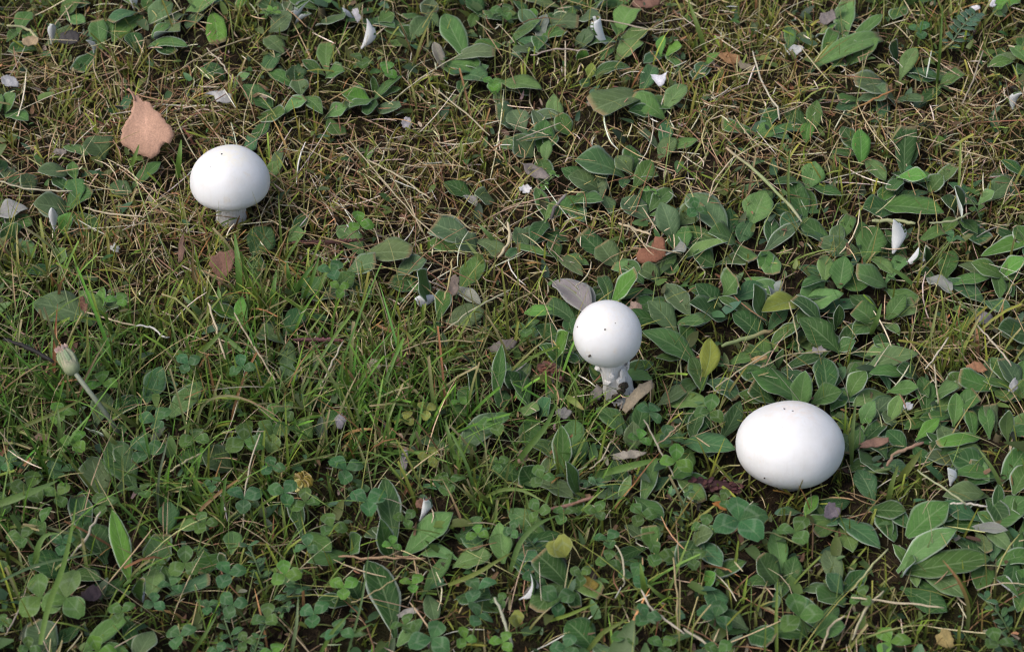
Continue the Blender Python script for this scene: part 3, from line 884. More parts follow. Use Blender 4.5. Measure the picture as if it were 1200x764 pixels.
# kind s: dry stalk lying on the turf (root z, tip z), b: green blade
STALKS = [
    ("s", [(850, 182), (895, 215), (930, 247), (939, 262)], 4.2, 0.030, 0.022, [(0.38, 0.28, 0.18), (0.30, 0.34, 0.16), (0.24, 0.30, 0.12), (0.40, 0.38, 0.25)], "thick tan and green stalk"),
    ("s", [(882, 67), (893, 105), (912, 130), (913, 143)], 2.4, 0.022, 0.016, [(0.55, 0.50, 0.38)] * 4, "thin white dry stalk"),
    ("s", [(846, 404), (880, 392), (907, 382)], 5.5, 0.022, 0.026, [(0.16, 0.20, 0.08), (0.22, 0.26, 0.11), (0.30, 0.20, 0.10)], "thick green stalk"),
    ("s", [(726, 264), (763, 276)], 3.4, 0.020, 0.022, [(0.55, 0.44, 0.28)] * 2, "pale flat dry stalk"),
    ("s", [(408, 160), (440, 200), (478, 238), (515, 275)], 1.8, 0.026, 0.020, [(0.40, 0.34, 0.22)] * 4, "long thin tan straw"),
    ("s", [(430, 185), (470, 203), (505, 225)], 2.3, 0.022, 0.022, [(0.46, 0.39, 0.25)] * 3, "tan straw"),
    ("s", [(503, 241), (535, 245), (552, 263)], 2.0, 0.020, 0.016, [(0.36, 0.31, 0.18)] * 3, "bent tan straw"),
    ("s", [(595, 255), (598, 276), (584, 297)], 4.0, 0.022, 0.014, [(0.52, 0.44, 0.28)] * 3, "hooked pale straw"),
    ("s", [(-4, 209), (30, 218), (84, 222)], 2.2, 0.026, 0.022, [(0.48, 0.43, 0.30)] * 3, "long pale straw"),
    ("s", [(98, 241), (130, 252), (170, 258)], 2.4, 0.022, 0.024, [(0.48, 0.40, 0.27)] * 3, "tan straw"),
    ("s", [(168, 258), (200, 232)], 1.7, 0.024, 0.024, [(0.42, 0.36, 0.22)] * 2, "thin tan straw"),
    ("s", [(243, 62), (262, 80), (275, 103)], 1.9, 0.022, 0.018, [(0.45, 0.38, 0.28)] * 3, "thin pale straw"),
    ("s", [(213, 85), (255, 62), (300, 44)], 1.9, 0.022, 0.022, [(0.35, 0.28, 0.17)] * 3, "thin brown straw"),
    ("s", [(998, 699), (1050, 704), (1108, 711)], 2.8, 0.026, 0.026, [(0.50, 0.42, 0.28)] * 3, "straight pale straw"),
    ("s", [(1036, 690), (1014, 712), (998, 752)], 3.4, 0.026, 0.018, [(0.42, 0.38, 0.24)] * 3, "bent pale straw"),
    ("s", [(1041, 641), (1018, 664), (998, 690)], 2.8, 0.026, 0.022, [(0.36, 0.36, 0.18)] * 3, "greenish tan straw"),
    ("b", [(1133, 748), (1136, 706), (1122, 676), (1105, 655)], 5.0, 0.004, 0.050, [(0.12, 0.18, 0.05), (0.16, 0.18, 0.05), (0.26, 0.14, 0.045), (0.30, 0.15, 0.05)], "grass blade with a rusty brown tip"),
    ("s", [(752, 694), (760, 716), (802, 743)], 3.2, 0.026, 0.024, [(0.48, 0.42, 0.32)] * 3, "curved pale straw"),
    ("s", [(789, 658), (794, 712), (796, 768)], 2.8, 0.030, 0.006, [(0.34, 0.27, 0.14)] * 3, "upright tan straw"),
    ("s", [(721, 642), (730, 658), (731, 692)], 2.6, 0.028, 0.018, [(0.42, 0.38, 0.26)] * 3, "kinked pale straw"),
    ("s", [(580, 705), (602, 760)], 4.2, 0.026, 0.020, [(0.34, 0.34, 0.24)] * 2, "grey-green straw"),
    ("s", [(396, 649), (450, 652), (499, 654)], 3.2, 0.020, 0.022, [(0.34, 0.22, 0.13)] * 3, "brown straw lying flat"),
    ("s", [(412, 702), (440, 688), (469, 671)], 1.8, 0.030, 0.026, [(0.40, 0.32, 0.16)] * 3, "thin tan straw"),
    ("s", [(199, 556), (220, 541), (236, 532)], 2.8, 0.022, 0.026, [(0.42, 0.37, 0.22)] * 3, "tan straw"),
    ("b", [(232, 512), (230, 484), (241, 464), (270, 460), (300, 472), (326, 488)], 3.2, 0.004, 0.040, [(0.16, 0.19, 0.06), (0.18, 0.20, 0.07), (0.24, 0.24, 0.10), (0.30, 0.27, 0.13), (0.33, 0.20, 0.11), (0.36, 0.2, 0.12)], "arching grass blade turning brown"),
    ("s", [(305, 506), (292, 540), (287, 576), (285, 616)], 2.3, 0.034, 0.010, [(0.48, 0.42, 0.30)] * 4, "pale straw with a kink"),
    ("s", [(5, 400), (30, 410), (64, 428)], 5.5, 0.046, 0.044, [(0.02, 0.018, 0.016)] * 3, "black stick"),
    ("s", [(992, 137), (1020, 122), (1048, 106)], 2.6, 0.020, 0.026, [(0.26, 0.22, 0.08), (0.40, 0.20, 0.08), (0.42, 0.20, 0.08)], "orange-brown straw"),
    ("s", [(1022, 255), (1050, 254), (1074, 257)], 5.0, 0.018, 0.024, [(0.30, 0.32, 0.16)] * 3, "thick pale green stalk"),
    ("s", [(1078, 292), (1077, 262), (1081, 242)], 2.2, 0.010, 0.036, [(0.34, 0.27, 0.15)] * 3, "upright tan straw"),
    ("s", [(1090, 257), (1118, 255), (1138, 246)], 3.0, 0.022, 0.024, [(0.28, 0.30, 0.17)] * 3, "curved pale green stalk"),
    ("s", [(838, 452), (870, 430), (908, 406)], 2.3, 0.022, 0.026, [(0.44, 0.37, 0.23)] * 3, "tan straw"),
    ("s", [(1038, 547), (1050, 530), (1082, 518)], 4.6, 0.018, 0.024, [(0.28, 0.18, 0.12), (0.34, 0.23, 0.15), (0.26, 0.15, 0.11)], "curled brown stalk"),
    ("s", [(1000, 556), (1022, 554), (1044, 550)], 5.0, 0.012, 0.016, [(0.09, 0.13, 0.04)] * 3, "mossy green twig"),
    ("s", [(1074, 554), (1102, 574), (1131, 593)], 2.5, 0.028, 0.028, [(0.34, 0.35, 0.20)] * 3, "pale green straw"),
    ("s", [(1112, 594), (1135, 593), (1156, 596)], 2.8, 0.024, 0.026, [(0.55, 0.50, 0.42)] * 3, "whitish straw"),
    ("s", [(700, 25), (760, 36), (799, 35)], 1.8, 0.02, 0.02, [(0.40, 0.33, 0.25)] * 3, "thin tan straw"),
    ("s", [(622, 66), (650, 60), (690, 63)], 1.9, 0.024, 0.018, [(0.46, 0.36, 0.30)] * 3, "curved pinkish straw"),
    ("s", [(8, 27), (30, 29), (40, 38), (45, 46)], 3.4, 0.026, 0.018, [(0.42, 0.40, 0.22)] * 4, "hooked yellowish stalk"),
    ("s", [(505, 100), (540, 125), (575, 160)], 2.0, 0.022, 0.02, [(0.42, 0.36, 0.24)] * 3, "curved tan straw"),
    ("s", [(548, 93), (540, 108), (533, 130)], 2.4, 0.036, 0.008, [(0.20, 0.24, 0.09)] * 3, "pale green blade"),
    ("s", [(890, 430), (925, 410), (975, 405)], 1.9, 0.024, 0.02, [(0.40, 0.34, 0.2)] * 3, "thin tan straw"),
    ("s", [(926, 348), (935, 385), (938, 410)], 2.0, 0.034, 0.02, [(0.36, 0.32, 0.18)] * 3, "upright tan straw"),
    ("s", [(520, 350), (527, 325), (530, 300)], 2.3, 0.016, 0.040, [(0.46, 0.38, 0.18)] * 3, "upright yellow straw"),
    ("s", [(523, 385), (560, 358), (598, 335)], 2.4, 0.026, 0.030, [(0.42, 0.40, 0.26)] * 3, "pale straw"),
    ("s", [(560, 402), (500, 398), (470, 410)], 1.9, 0.024, 0.024, [(0.36, 0.29, 0.17)] * 3, "tan straw"),
    ("s", [(735, 262), (755, 290), (800, 298)], 1.8, 0.024, 0.02, [(0.4, 0.34, 0.22)] * 3, "thin tan straw"),
    ("s", [(645, 256), (652, 240), (664, 228)], 4.4, 0.014, 0.022, [(0.06, 0.05, 0.05), (0.16, 0.14, 0.13), (0.28, 0.26, 0.24)], "dark grey dead twig"),
    ("s", [(690, 556), (705, 545), (716, 522)], 2, 0.02, 0.03, [(0.42, 0.36, 0.24)] * 3, "tan straw"),
    ("s", [(755, 495), (768, 520), (790, 560)], 2.6, 0.030, 0.024, [(0.30, 0.27, 0.20)] * 3, "grey-tan straw"),
    ("s", [(770, 525), (785, 510), (798, 495)], 2.4, 0.022, 0.032, [(0.34, 0.24, 0.15)] * 3, "brown straw"),
    ("s", [(630, 604), (665, 595), (700, 585)], 4.5, 0.014, 0.016, [(0.28, 0.16, 0.12)] * 3, "reddish brown stalk"),
    ("s", [(1152, 60), (1140, 95), (1128, 120)], 2, 0.02, 0.018, [(0.36, 0.3, 0.22)] * 3, "tan straw"),
    ("s", [(1085, 430), (1100, 412), (1112, 395)], 2.4, 0.022, 0.028, [(0.5, 0.44, 0.33)] * 3, "whitish straw"),
    ("s", [(1145, 382), (1165, 405), (1185, 430)], 2.6, 0.026, 0.02, [(0.44, 0.38, 0.28)] * 3, "pale straw"),
    ("s", [(1095, 425), (1098, 450), (1100, 470)], 2.3, 0.028, 0.012, [(0.42, 0.37, 0.26)] * 3, "pale upright straw"),
    ("s", [(868, 640), (900, 622), (940, 640)], 2.2, 0.014, 0.018, [(0.24, 0.25, 0.10)] * 3, "arched green straw"),
    ("s", [(800, 738), (818, 748), (838, 764)], 3.4, 0.022, 0.018, [(0.44, 0.39, 0.28)] * 3, "pale straw"),
    ("s", [(962, 764), (972, 735), (990, 722)], 3.2, 0.012, 0.026, [(0.45, 0.38, 0.25)] * 3, "bent pale straw"),
    ("s", [(72, 665), (100, 632), (118, 598)], 3.6, 0.016, 0.036, [(0.46, 0.40, 0.30)] * 3, "pale straw"),
    ("s", [(160, 382), (182, 385), (190, 398), (199, 396)], 2.6, 0.024, 0.022, [(0.58, 0.56, 0.50)] * 4, "crinkled white dead strip"),
    ("s", [(245, 358), (256, 395), (264, 420)], 3.0, 0.030, 0.020, [(0.50, 0.42, 0.28)] * 3, "pale straw"),
    ("s", [(275, 370), (300, 410), (325, 450)], 2.6, 0.028, 0.022, [(0.40, 0.33, 0.22)] * 3, "tan straw"),
    ("s", [(376, 455), (390, 425), (402, 398)], 2.5, 0.016, 0.036, [(0.48, 0.43, 0.32)] * 3, "pale straw"),
    ("s", [(100, 364), (130, 375), (160, 383)], 2.4, 0.022, 0.022, [(0.46, 0.38, 0.25)] * 3, "tan straw"),
    ("b", [(-6, 600), (30, 584), (68, 566)], 9, 0.022, 0.034, [(0.16, 0.26, 0.06), (0.18, 0.30, 0.08), (0.20, 0.32, 0.10)], "broad bright green blade"),
    ("b", [(48, 758), (58, 712), (75, 672), (84, 620), (90, 585)], 7, 0.034, 0.040, [(0.16, 0.27, 0.05)] * 5, "long bright green blade"),
    ("b", [(2, 687), (40, 667), (75, 656), (118, 647)], 3.6, 0.03, 0.034, [(0.15, 0.24, 0.10)] * 4, "thin green blade"),
    ("b", [(41, 676), (45, 642), (54, 626), (70, 626)], 7.5, 0.006, 0.038, [(0.10, 0.20, 0.03), (0.16, 0.28, 0.06), (0.18, 0.30, 0.08), (0.14, 0.24, 0.05)], "bent green blade"),
    ("b", [(14, 608), (28, 628), (42, 648)], 7, 0.040, 0.010, [(0.16, 0.26, 0.08)] * 3, "green blade"),
    ("b", [(-5, 652), (14, 657), (32, 670)], 5, 0.034, 0.012, [(0.24, 0.28, 0.06)] * 3, "yellowish green blade"),
    ("b", [(8, 506), (60, 488), (106, 467)], 5, 0.018, 0.032, [(0.18, 0.22, 0.05)] * 3, "yellow-green blade"),
    ("b", [(72, 537), (71, 508), (68, 480)], 6, 0.006, 0.040, [(0.14, 0.22, 0.06)] * 3, "upright green blade"),
    ("b", [(166, 506), (140, 488), (112, 470)], 5.5, 0.008, 0.034, [(0.16, 0.20, 0.05)] * 3, "yellow-green blade"),
    ("b", [(137, 526), (128, 515), (119, 505)], 6, 0.016, 0.028, [(0.26, 0.32, 0.10)] * 3, "short pale yellow-green blade"),
    ("b", [(185, 598), (186, 560), (199, 510)], 3.2, 0.006, 0.046, [(0.14, 0.18, 0.10)] * 3, "thin grey-green stalk"),
    ("b", [(599, 554), (620, 528), (640, 505), (652, 476)], 7.5, 0.006, 0.034, [(0.12, 0.22, 0.04)] * 4, "broad green blade"),
    ("b", [(664, 468), (673, 474), (684, 484)], 8, 0.026, 0.022, [(0.26, 0.34, 0.07), (0.26, 0.34, 0.07), (0.34, 0.24, 0.07)], "short bright yellow-green blade"),
    ("b", [(708, 559), (745, 548), (774, 540)], 9, 0.016, 0.030, [(0.14, 0.26, 0.05)] * 3, "broad bright green blade"),
    ("b", [(598, 675), (608, 640), (628, 618), (654, 606)], 6.5, 0.008, 0.036, [(0.14, 0.24, 0.06)] * 4, "arching green blade"),
    ("b", [(534, 550), (528, 522), (522, 494)], 6, 0.006, 0.036, [(0.14, 0.24, 0.05)] * 3, "upright green blade"),
    ("b", [(525, 686), (560, 675), (600, 653)], 5.5, 0.016, 0.034, [(0.22, 0.27, 0.06)] * 3, "yellow-green blade"),
    ("b", [(562, 604), (552, 590), (542, 574)], 5, 0.008, 0.03, [(0.18, 0.24, 0.05), (0.18, 0.24, 0.05), (0.32, 0.22, 0.1)], "brown-tipped green blade"),
    ("b", [(576, 600), (566, 588), (554, 577)], 5, 0.008, 0.03, [(0.18, 0.24, 0.05), (0.18, 0.24, 0.05), (0.32, 0.22, 0.1)], "brown-tipped green blade"),
    ("b", [(565, 592), (585, 579), (610, 577), (640, 592)], 4.5, 0.01, 0.03, [(0.18, 0.26, 0.06)] * 4, "arched green blade"),
    ("b", [(640, 735), (665, 728), (700, 712)], 4.5, 0.01, 0.026, [(0.22, 0.31, 0.05)] * 3, "yellow-green blade"),
    ("b", [(688, 768), (706, 745), (738, 728)], 6, 0.01, 0.034, [(0.20, 0.26, 0.06)] * 3, "curved yellow-green blade"),
    ("b", [(757, 705), (753, 685), (750, 664)], 7, 0.006, 0.034, [(0.18, 0.30, 0.05)] * 3, "upright bright green blade"),
    ("b", [(787, 708), (772, 700), (758, 688)], 5.5, 0.008, 0.024, [(0.15, 0.23, 0.05)] * 3, "green blade"),
    ("b", [(207, 207), (209, 190), (212, 162)], 7, 0.006, 0.036, [(0.16, 0.30, 0.05)] * 3, "upright bright green blade"),
    ("b", [(281, 350), (280, 315), (275, 273)], 8, 0.006, 0.042, [(0.14, 0.28, 0.05)] * 3, "tall bright green blade"),
    ("b", [(257, 378), (258, 355), (256, 338)], 6.5, 0.006, 0.026, [(0.15, 0.28, 0.05)] * 3, "green blade"),
    ("b", [(238, 373), (226, 360), (214, 348)], 7, 0.010, 0.024, [(0.16, 0.26, 0.09)] * 3, "green blade"),
    ("b", [(317, 370), (320, 345), (324, 316)], 6.5, 0.006, 0.036, [(0.14, 0.28, 0.05)] * 3, "green blade"),
    ("b", [(338, 337), (338, 322), (336, 304)], 5.5, 0.006, 0.028, [(0.12, 0.25, 0.04)] * 3, "green blade"),
    ("b", [(345, 344), (354, 326), (367, 306)], 6, 0.006, 0.034, [(0.10, 0.22, 0.04)] * 3, "green blade"),
    ("b", [(355, 348), (366, 324), (374, 296)], 5, 0.006, 0.036, [(0.12, 0.24, 0.04)] * 3, "green blade"),
    ("b", [(216, 432), (250, 400), (272, 378)], 6, 0.006, 0.028, [(0.16, 0.26, 0.05)] * 3, "green blade"),
    ("b", [(284, 412), (262, 395), (258, 392)], 6, 0.02, 0.02, [(0.12, 0.24, 0.04)] * 3, "green blade"),
    ("b", [(151, 204), (156, 190), (163, 170)], 5.5, 0.006, 0.028, [(0.16, 0.27, 0.05)] * 3, "short green blade"),
    ("b", [(1022, 386), (1028, 370), (1034, 350)], 6.5, 0.008, 0.03, [(0.15, 0.26, 0.06)] * 3, "green blade"),
    ("b", [(1070, 327), (1056, 316), (1040, 309)], 5.5, 0.018, 0.026, [(0.12, 0.22, 0.05)] * 3, "green leaf stalk"),
    ("b", [(1098, 104), (1102, 60), (1105, 5)], 3.6, 0.006, 0.07, [(0.12, 0.22, 0.04)] * 3, "tall upright green blade"),
    ("b", [(826, 62), (820, 40), (806, 2)], 6, 0.006, 0.036, [(0.17, 0.25, 0.05)] * 3, "green blade"),
    ("b", [(924, 250), (923, 215), (925, 180)], 3, 0.006, 0.034, [(0.15, 0.23, 0.05)] * 3, "thin green blade"),
    ("b", [(1052, 566), (1066, 548), (1080, 528)], 9, 0.008, 0.028, [(0.18, 0.22, 0.05)] * 3, "broad olive green blade"),
    ("b", [(1040, 592), (1044, 570), (1052, 548)], 6.5, 0.006, 0.028, [(0.17, 0.24, 0.05)] * 3, "olive green blade"),
    ("b", [(998, 544), (999, 505), (1004, 462)], 5, 0.006, 0.042, [(0.13, 0.20, 0.05)] * 3, "upright green blade"),
    ("b", [(1175, 580), (1165, 556), (1146, 528)], 5, 0.006, 0.03, [(0.16, 0.24, 0.06)] * 3, "green stem"),
    ("b", [(420, 190), (427, 182), (432, 165)], 4, 0.004, 0.024, [(0.14, 0.24, 0.04)] * 3, "green blade"),
    ("b", [(541, 192), (541, 178), (540, 164)], 6, 0.004, 0.02, [(0.2, 0.26, 0.05)] * 3, "short cut blade"),
    ("b", [(583, 282), (572, 268), (560, 255)], 5.5, 0.006, 0.022, [(0.15, 0.25, 0.07)] * 3, "short green blade"),
    ("b", [(572, 312), (562, 298), (545, 276)], 5, 0.006, 0.022, [(0.16, 0.23, 0.05)] * 3, "green blade"),
    ("b", [(935, 768), (940, 735), (950, 700)], 3, 0.006, 0.02, [(0.15, 0.24, 0.05)] * 3, "green stem"),
    ("b", [(910, 768), (909, 728), (911, 680)], 4.5, 0.006, 0.03, [(0.2, 0.29, 0.05)] * 3, "upright yellow-green stem"),
    ("b", [(220, 764), (240, 735), (254, 712)], 4.5, 0.006, 0.036, [(0.15, 0.24, 0.06)] * 3, "green blade"),
    ("b", [(340, 766), (347, 730), (349, 695)], 4.5, 0.006, 0.036, [(0.2, 0.27, 0.12)] * 3, "pale green stalk"),
    ("b", [(372, 768), (390, 735), (410, 715)], 5, 0.006, 0.036, [(0.15, 0.25, 0.05)] * 3, "green blade"),
    ("b", [(392, 748), (420, 735), (436, 727)], 4.5, 0.012, 0.03, [(0.14, 0.24, 0.05)] * 3, "green blade"),
    ("b", [(406, 768), (424, 700), (432, 640)], 3, 0.012, 0.05, [(0.12, 0.2, 0.06)] * 3, "thin green blade"),
]


def strip_mesh(name, P, W, colors, fold=0.35, taper=0.5, yaw=None):
    """grass blade: V-folded strip of three rows, with a little thickness from the fold"""
    n = len(P)
    T = np.gradient(P, axis=0)
    V, cc = [], []
    u = np.linspace(0, 1, n)
    for i in range(n):
        t = nrm(T[i])
        v = nrm(P[i] - CAMP * np.array([1, 1, 1]))
        s = np.cross(t, [0.0, 0.75, -0.66])          # broad side turned roughly to the open sky and the south
        s = nrm(s)
        q = np.cross(s, t)
        if q[2] < 0:
            q = -q
        w = W / 2 * (0.75 + 0.25 * min(1, u[i] * 4)) * (1 - u[i] ** 3 * (1 - 0.15)) if taper else W / 2
        V += [P[i] - s * w + q * w * fold, P[i], P[i] + s * w + q * w * fold]
        cc += [colors[i]] * 3
    F = grid_faces(n, 3)
    return quad_mesh(name, np.array(V), F, [M_GRASS], np.array(cc))


sr_ = np.random.default_rng(77)
for kind, pts, w, z0, z1, cl, desc in STALKS:
    q = smooth_path([(*p,) for p in pts], 12)
    u = np.linspace(0, 1, 12)
    z = z0 + (z1 - z0) * u
    if kind == 'b':
        z = z0 + (z1 - z0) * np.sin(u * np.pi / 2) ** 0.9
    P = np.array([at(q[i, 0], q[i, 1], z[i]) for i in range(12)])
    P[:, 2] += hgt(P[:, 0], P[:, 1]) * 0.6
    cseq = np.array(cl, float)
    cseq = np.stack([np.interp(u, np.linspace(0, 1, len(cseq)), cseq[:, k]) for k in range(3)], -1) * (0.68 if kind == 'b' else 0.85)
    R0 = P[0].copy() if kind == 'b' else P[0] * .5 + P[-1] * .5
    R0[2] = hgt(R0[0], R0[1])
    Wm = w * mpp(P[5])
    mid = q[5]
    skip = [n for n, (x, y) in LAND.items() if np.min(np.hypot(q[:, 0] - x, q[:, 1] - y)) < 10]
    if kind == 's':
        jit = sr_.normal(0, 0.0003, P.shape)
        o = tube("dry_stalk", P - R0 + jit, Wm / 2 * (0.60 + 0.38 * np.sin(u * np.pi) ** .5) * (1 + 0.12 * np.sin(u * 17)), M_STALK if 'green' in desc else M_STRAW, cseq)
        tag(o, where(desc, mid[0], mid[1], skip), "stick" if 'stick' in desc or 'twig' in desc else "straw", "stalks and straws on the turf")
    else:
        o = link("grass_blade", strip_mesh("grass_blade", P - R0, Wm, cseq))
        tag(o, where(desc, mid[0], mid[1], skip), "grass blade", "single grass blades")
    o.location = tuple(R0)

# ------------------------------------------------------------------ clover: stalk and three leaflets
CLOVER = """866 610 36 350 o 4|932 623 24 275 g|937 722 30 345 g|838 722 24 20 o|663 652 27 330 y 2|751 602 19 330 g|653 703 22 300 o|757 722 20 340 o|712 632 18 40 o|742 675 20 260 o|712 657 17 10 g|681 673 15 60 g|608 732 20 300 y 2
406 550 23 60 o|430 587 24 55 o|525 566 22 310 g|503 535 15 20 y|584 543 14 300 g|560 690 22 320 o|560 722 20 330 o|506 748 28 20 o|286 516 24 350 g|320 508 24 60 l|286 584 22 60 o|333 577 20 280 o|170 529 24 320 o|182 493 21 280 o|34 572 23 10 g
70 552 21 320 o|68 580 18 40 l|88 518 19 20 b|48 700 33 340 l|77 700 32 10 l|8 588 18 60 g|792 540 22 10 b|617 385 19 300 g|421 262 17 340 b|1117 279 14 330 o|138 352 15 20 b|120 449 21 350 b|284 430 17 350 o|220 426 16 310 o|388 318 17 40 o|398 338 13 60 b|424 73 18 300 g|450 85 19 10 b
1078 36 14 290 o|1043 752 23 340 b|1168 752 20 350 g|322 766 20 20 b|590 15 16 40 g|578 98 14 60 b|628 676 16 20 o|475 608 14 40 g|360 640 16 10 o|240 612 17 330 g|25 630 18 40 g|735 745 18 20 g|660 602 16 320 g|700 600 16 30 g|545 748 15 340 b|590 752 16 30 b|812 655 17 300 g|1010 700 16 20 g|815 245 15 340 o|540 470 15 20 b|500 480 14 300 y|475 492 15 20 y"""
cr = np.random.default_rng(5)


def leaflet_mesh(Lm, tone, r):
    nu, nv = 9, 7
    u = np.linspace(0, 1, nu)
    v = np.linspace(-1, 1, nv)
    u = np.linspace(0, 1, nu) ** 0.9
    w = np.sin(np.pi * np.clip(u, 0, 1) ** 1.25) ** 0.70 * 0.41
    w = np.maximum(w, 0.03)
    w[-1] = 0.13
    fold = r.uniform(0.05, 0.28)
    notch = 0.07
    X = Lm * (u[:, None] - notch * (u[:, None] ** 6) * (1 - np.abs(v[None])) ** 1.0 - 0.06 * np.abs(v[None]) ** 2 * u[:, None])
    Y = Lm * w[:, None] * v[None]
    Z = Lm * (fold * w[:, None] * np.abs(v[None]) ** 1.3 + 0.10 * np.sin(u[:, None] * np.pi * 0.9) - r.uniform(0.02, 0.12) * u[:, None] ** 2 + 0.015 * np.sin(9 * u[:, None] + 4 * v[None]))
    V = np.stack([X, Y, Z], -1).reshape(-1, 3)
    uv = np.stack([np.repeat(u, nv), np.tile((v + 1) / 2, nu)], -1)
    base = np.array(TONE[tone]) * r.uniform(0.85, 1.25) * np.array([r.uniform(.9, 1.2), 1, r.uniform(.75, 1.05)])
    if tone == 'y':
        base = np.array([0.19, 0.205, 0.042]) * r.uniform(.85, 1.2)
    if tone == 'o':
        base = base * np.array([1.0, 1.15, 1.1])
    c = np.tile(np.concatenate([base, [0.10]]), (len(V), 1))
    F = grid_faces(nu, nv)
    f = F[0]
    if np.cross(V[f[1]] - V[f[0]], V[f[3]] - V[f[0]])[2] < 0:
        F = F[:, ::-1]
    return quad_mesh("leaflet", V, F, [M_CLOVER], c, uv)


toks = CLOVER.replace("\n", "|").split("|")
have = [(float(t.split()[0]), float(t.split()[1])) for t in toks] + [(926, 520), (926, 560), (730, 470)]
er = np.random.default_rng(31)
while len(toks) < 118:
    ex_, ey_ = er.uniform(0, 860), 764 - 290 * er.random() ** 1.4
    if min(math.hypot(ex_ - a_, ey_ - b_) for a_, b_ in have) > 27 and math.hypot(ex_ - 926, ey_ - 520) > 90:
        have.append((ex_, ey_))
        toks.append(f"{ex_:.0f} {ey_:.0f} {er.uniform(13, 22):.0f} {er.uniform(0, 360):.0f} {er.choice(list('oogggb'))}")
for tok in toks:
    p = tok.split()
    x, y, s, rot, tone = float(p[0]), float(p[1]), float(p[2]), float(p[3]), p[4]
    nl = int(p[5]) if len(p) > 5 else 3
    z = cr.uniform(0.018, 0.032)
    P = at(x, y, z)
    Lm = s * mpp(P) * 1.06
    foot = P + np.array([cr.uniform(-.012, .012), cr.uniform(-.004, .014), 0])
    foot[2] = hgt(foot[0], foot[1])
    root = empty("clover", foot)
    desc = ("yellow two-lobed clover leaf" if (tone == 'y' and nl == 2 and s > 24) else
            ("large " if s > 26 else "small " if s < 17 else "") + TONE_WORD[tone] + (" four-leaflet" if nl == 4 else " two-leaflet" if nl == 2 else "") + " clover leaf")
    skip = [n for n, (lx, ly) in LAND.items() if math.hypot(lx - x, ly - y) < 22]
    tag(root, where(desc, x, y, skip), "clover", "clover leaves in the lawn")
    top = P - foot
    mid = top * 0.5 + np.array([cr.uniform(-.003, .003), cr.uniform(-.003, .003), 0.002])
    sp = smooth_path([np.zeros(3) - [0, 0, .003], mid, top], 7)
    tube("stalk", sp, [0.0006] * 7, M_STALK, [(0.13, 0.18, 0.06)] * 7, root, 5)
    tilt_all = cr.normal(0, 0.16, 2)
    angs = {2: (-36, 36), 3: (0, 120, 240), 4: (0, 80, 160, 255)}[nl]
    for a_ in angs:
        me = leaflet_mesh(Lm * cr.uniform(0.9, 1.08), tone, cr)
        o = link("leaflet", me, root)
        az = math.radians(90 - (rot + a_ + cr.uniform(-8, 8)))
        elev = cr.uniform(-0.05, 0.25) if nl != 2 else cr.uniform(0.7, 0.95)
        M = Matrix.Translation(Vector(top)) @ Matrix.Rotation(tilt_all[0], 4, 'X') @ Matrix.Rotation(tilt_all[1], 4, 'Y') @ Matrix.Rotation(az, 4, 'Z') @ Matrix.Rotation(-elev, 4, 'Y') @ Matrix.Rotation(cr.uniform(-.25, .25), 4, 'X')
        o.matrix_local = M
        FOOT.append((P[0], P[1], P[0] + Lm * math.cos(az), P[1] + Lm * math.sin(az), Lm * 0.42))

# ------------------------------------------------------------------ small herb sprigs: stem with many little leaves
SPRIGS = [(300, 655, 32, 'o'), (345, 680, 36, 'o'), (258, 704, 30, 'o'), (268, 732, 34, 'o'), (302, 734, 26, 'o'), (388, 690, 26, 'o'), (692, 565, 30, 'o'),
          (1172, 718, 34, 'o'), (578, 12, 26, 'g'), (316, 16, 26, 'b'), (800, 592, 26, 'o'), (625, 640, 22, 'o'), (1148, 238, 22, 'g'), (330, 700, 22, 'o'),
          (205, 420, 20, 'b'), (640, 205, 20, 'b'), (770, 225, 20, 'b'), (1192, 745, 22, 'o'), (1012, 500, 20, 'b'), (230, 570, 20, 'g')]
for (x, y, s, tone) in SPRIGS:
    r = cr
    P = at(x, y, 0.016)
    P0 = P.copy()
    P0[2] = hgt(P[0], P[1])
    sc = s * mpp(P)
    root = empty("herb_sprig", P0)
    tag(root, where(TONE_WORD[tone] + " small-leaved herb sprig", x, y), "herb", "small herb sprigs")
    az0 = r.uniform(0, 6.28)
    d = np.array([math.cos(az0), math.sin(az0), 0])
    pts = smooth_path([np.array([0, 0, -.002]) - d * sc * .6, d * sc * 0.0 + np.array([0, 0, 0.012]), d * sc * 0.6 + np.array([0, 0, 0.018])], 9)
    tube("stem", pts, [0.0006] * 9, M_STALK, [(0.10, 0.15, 0.06)] * 9, root, 5)
    for k in range(13):
        b = pts[1 + k * 7 // 12]
        a_ = az0 + (1 if k % 2 else -1) * r.uniform(0.6, 1.7)
        if k > 9:
            b, a_ = pts[-1], r.uniform(0, 6.28)
        Ll = sc * r.uniform(0.30, 0.5)
        T = b + np.array([math.cos(a_) * Ll, math.sin(a_) * Ll, r.uniform(-0.1, 0.5) * Ll])
        link("leaf", leaf_mesh("leaf", b, T, Ll * r.uniform(.45, .62), tone, 0.1, 0.6, r.uniform(-.3, .3), 0.08, r, 0.04, nu=7, nv=5, under=(0.12, 0.17, 0.10)), root)
    FOOT.append((P[0] - d[0] * sc * .5, P[1] - d[1] * sc * .5, P[0] + d[0] * sc * .5, P[1] + d[1] * sc * .5, sc * .35))

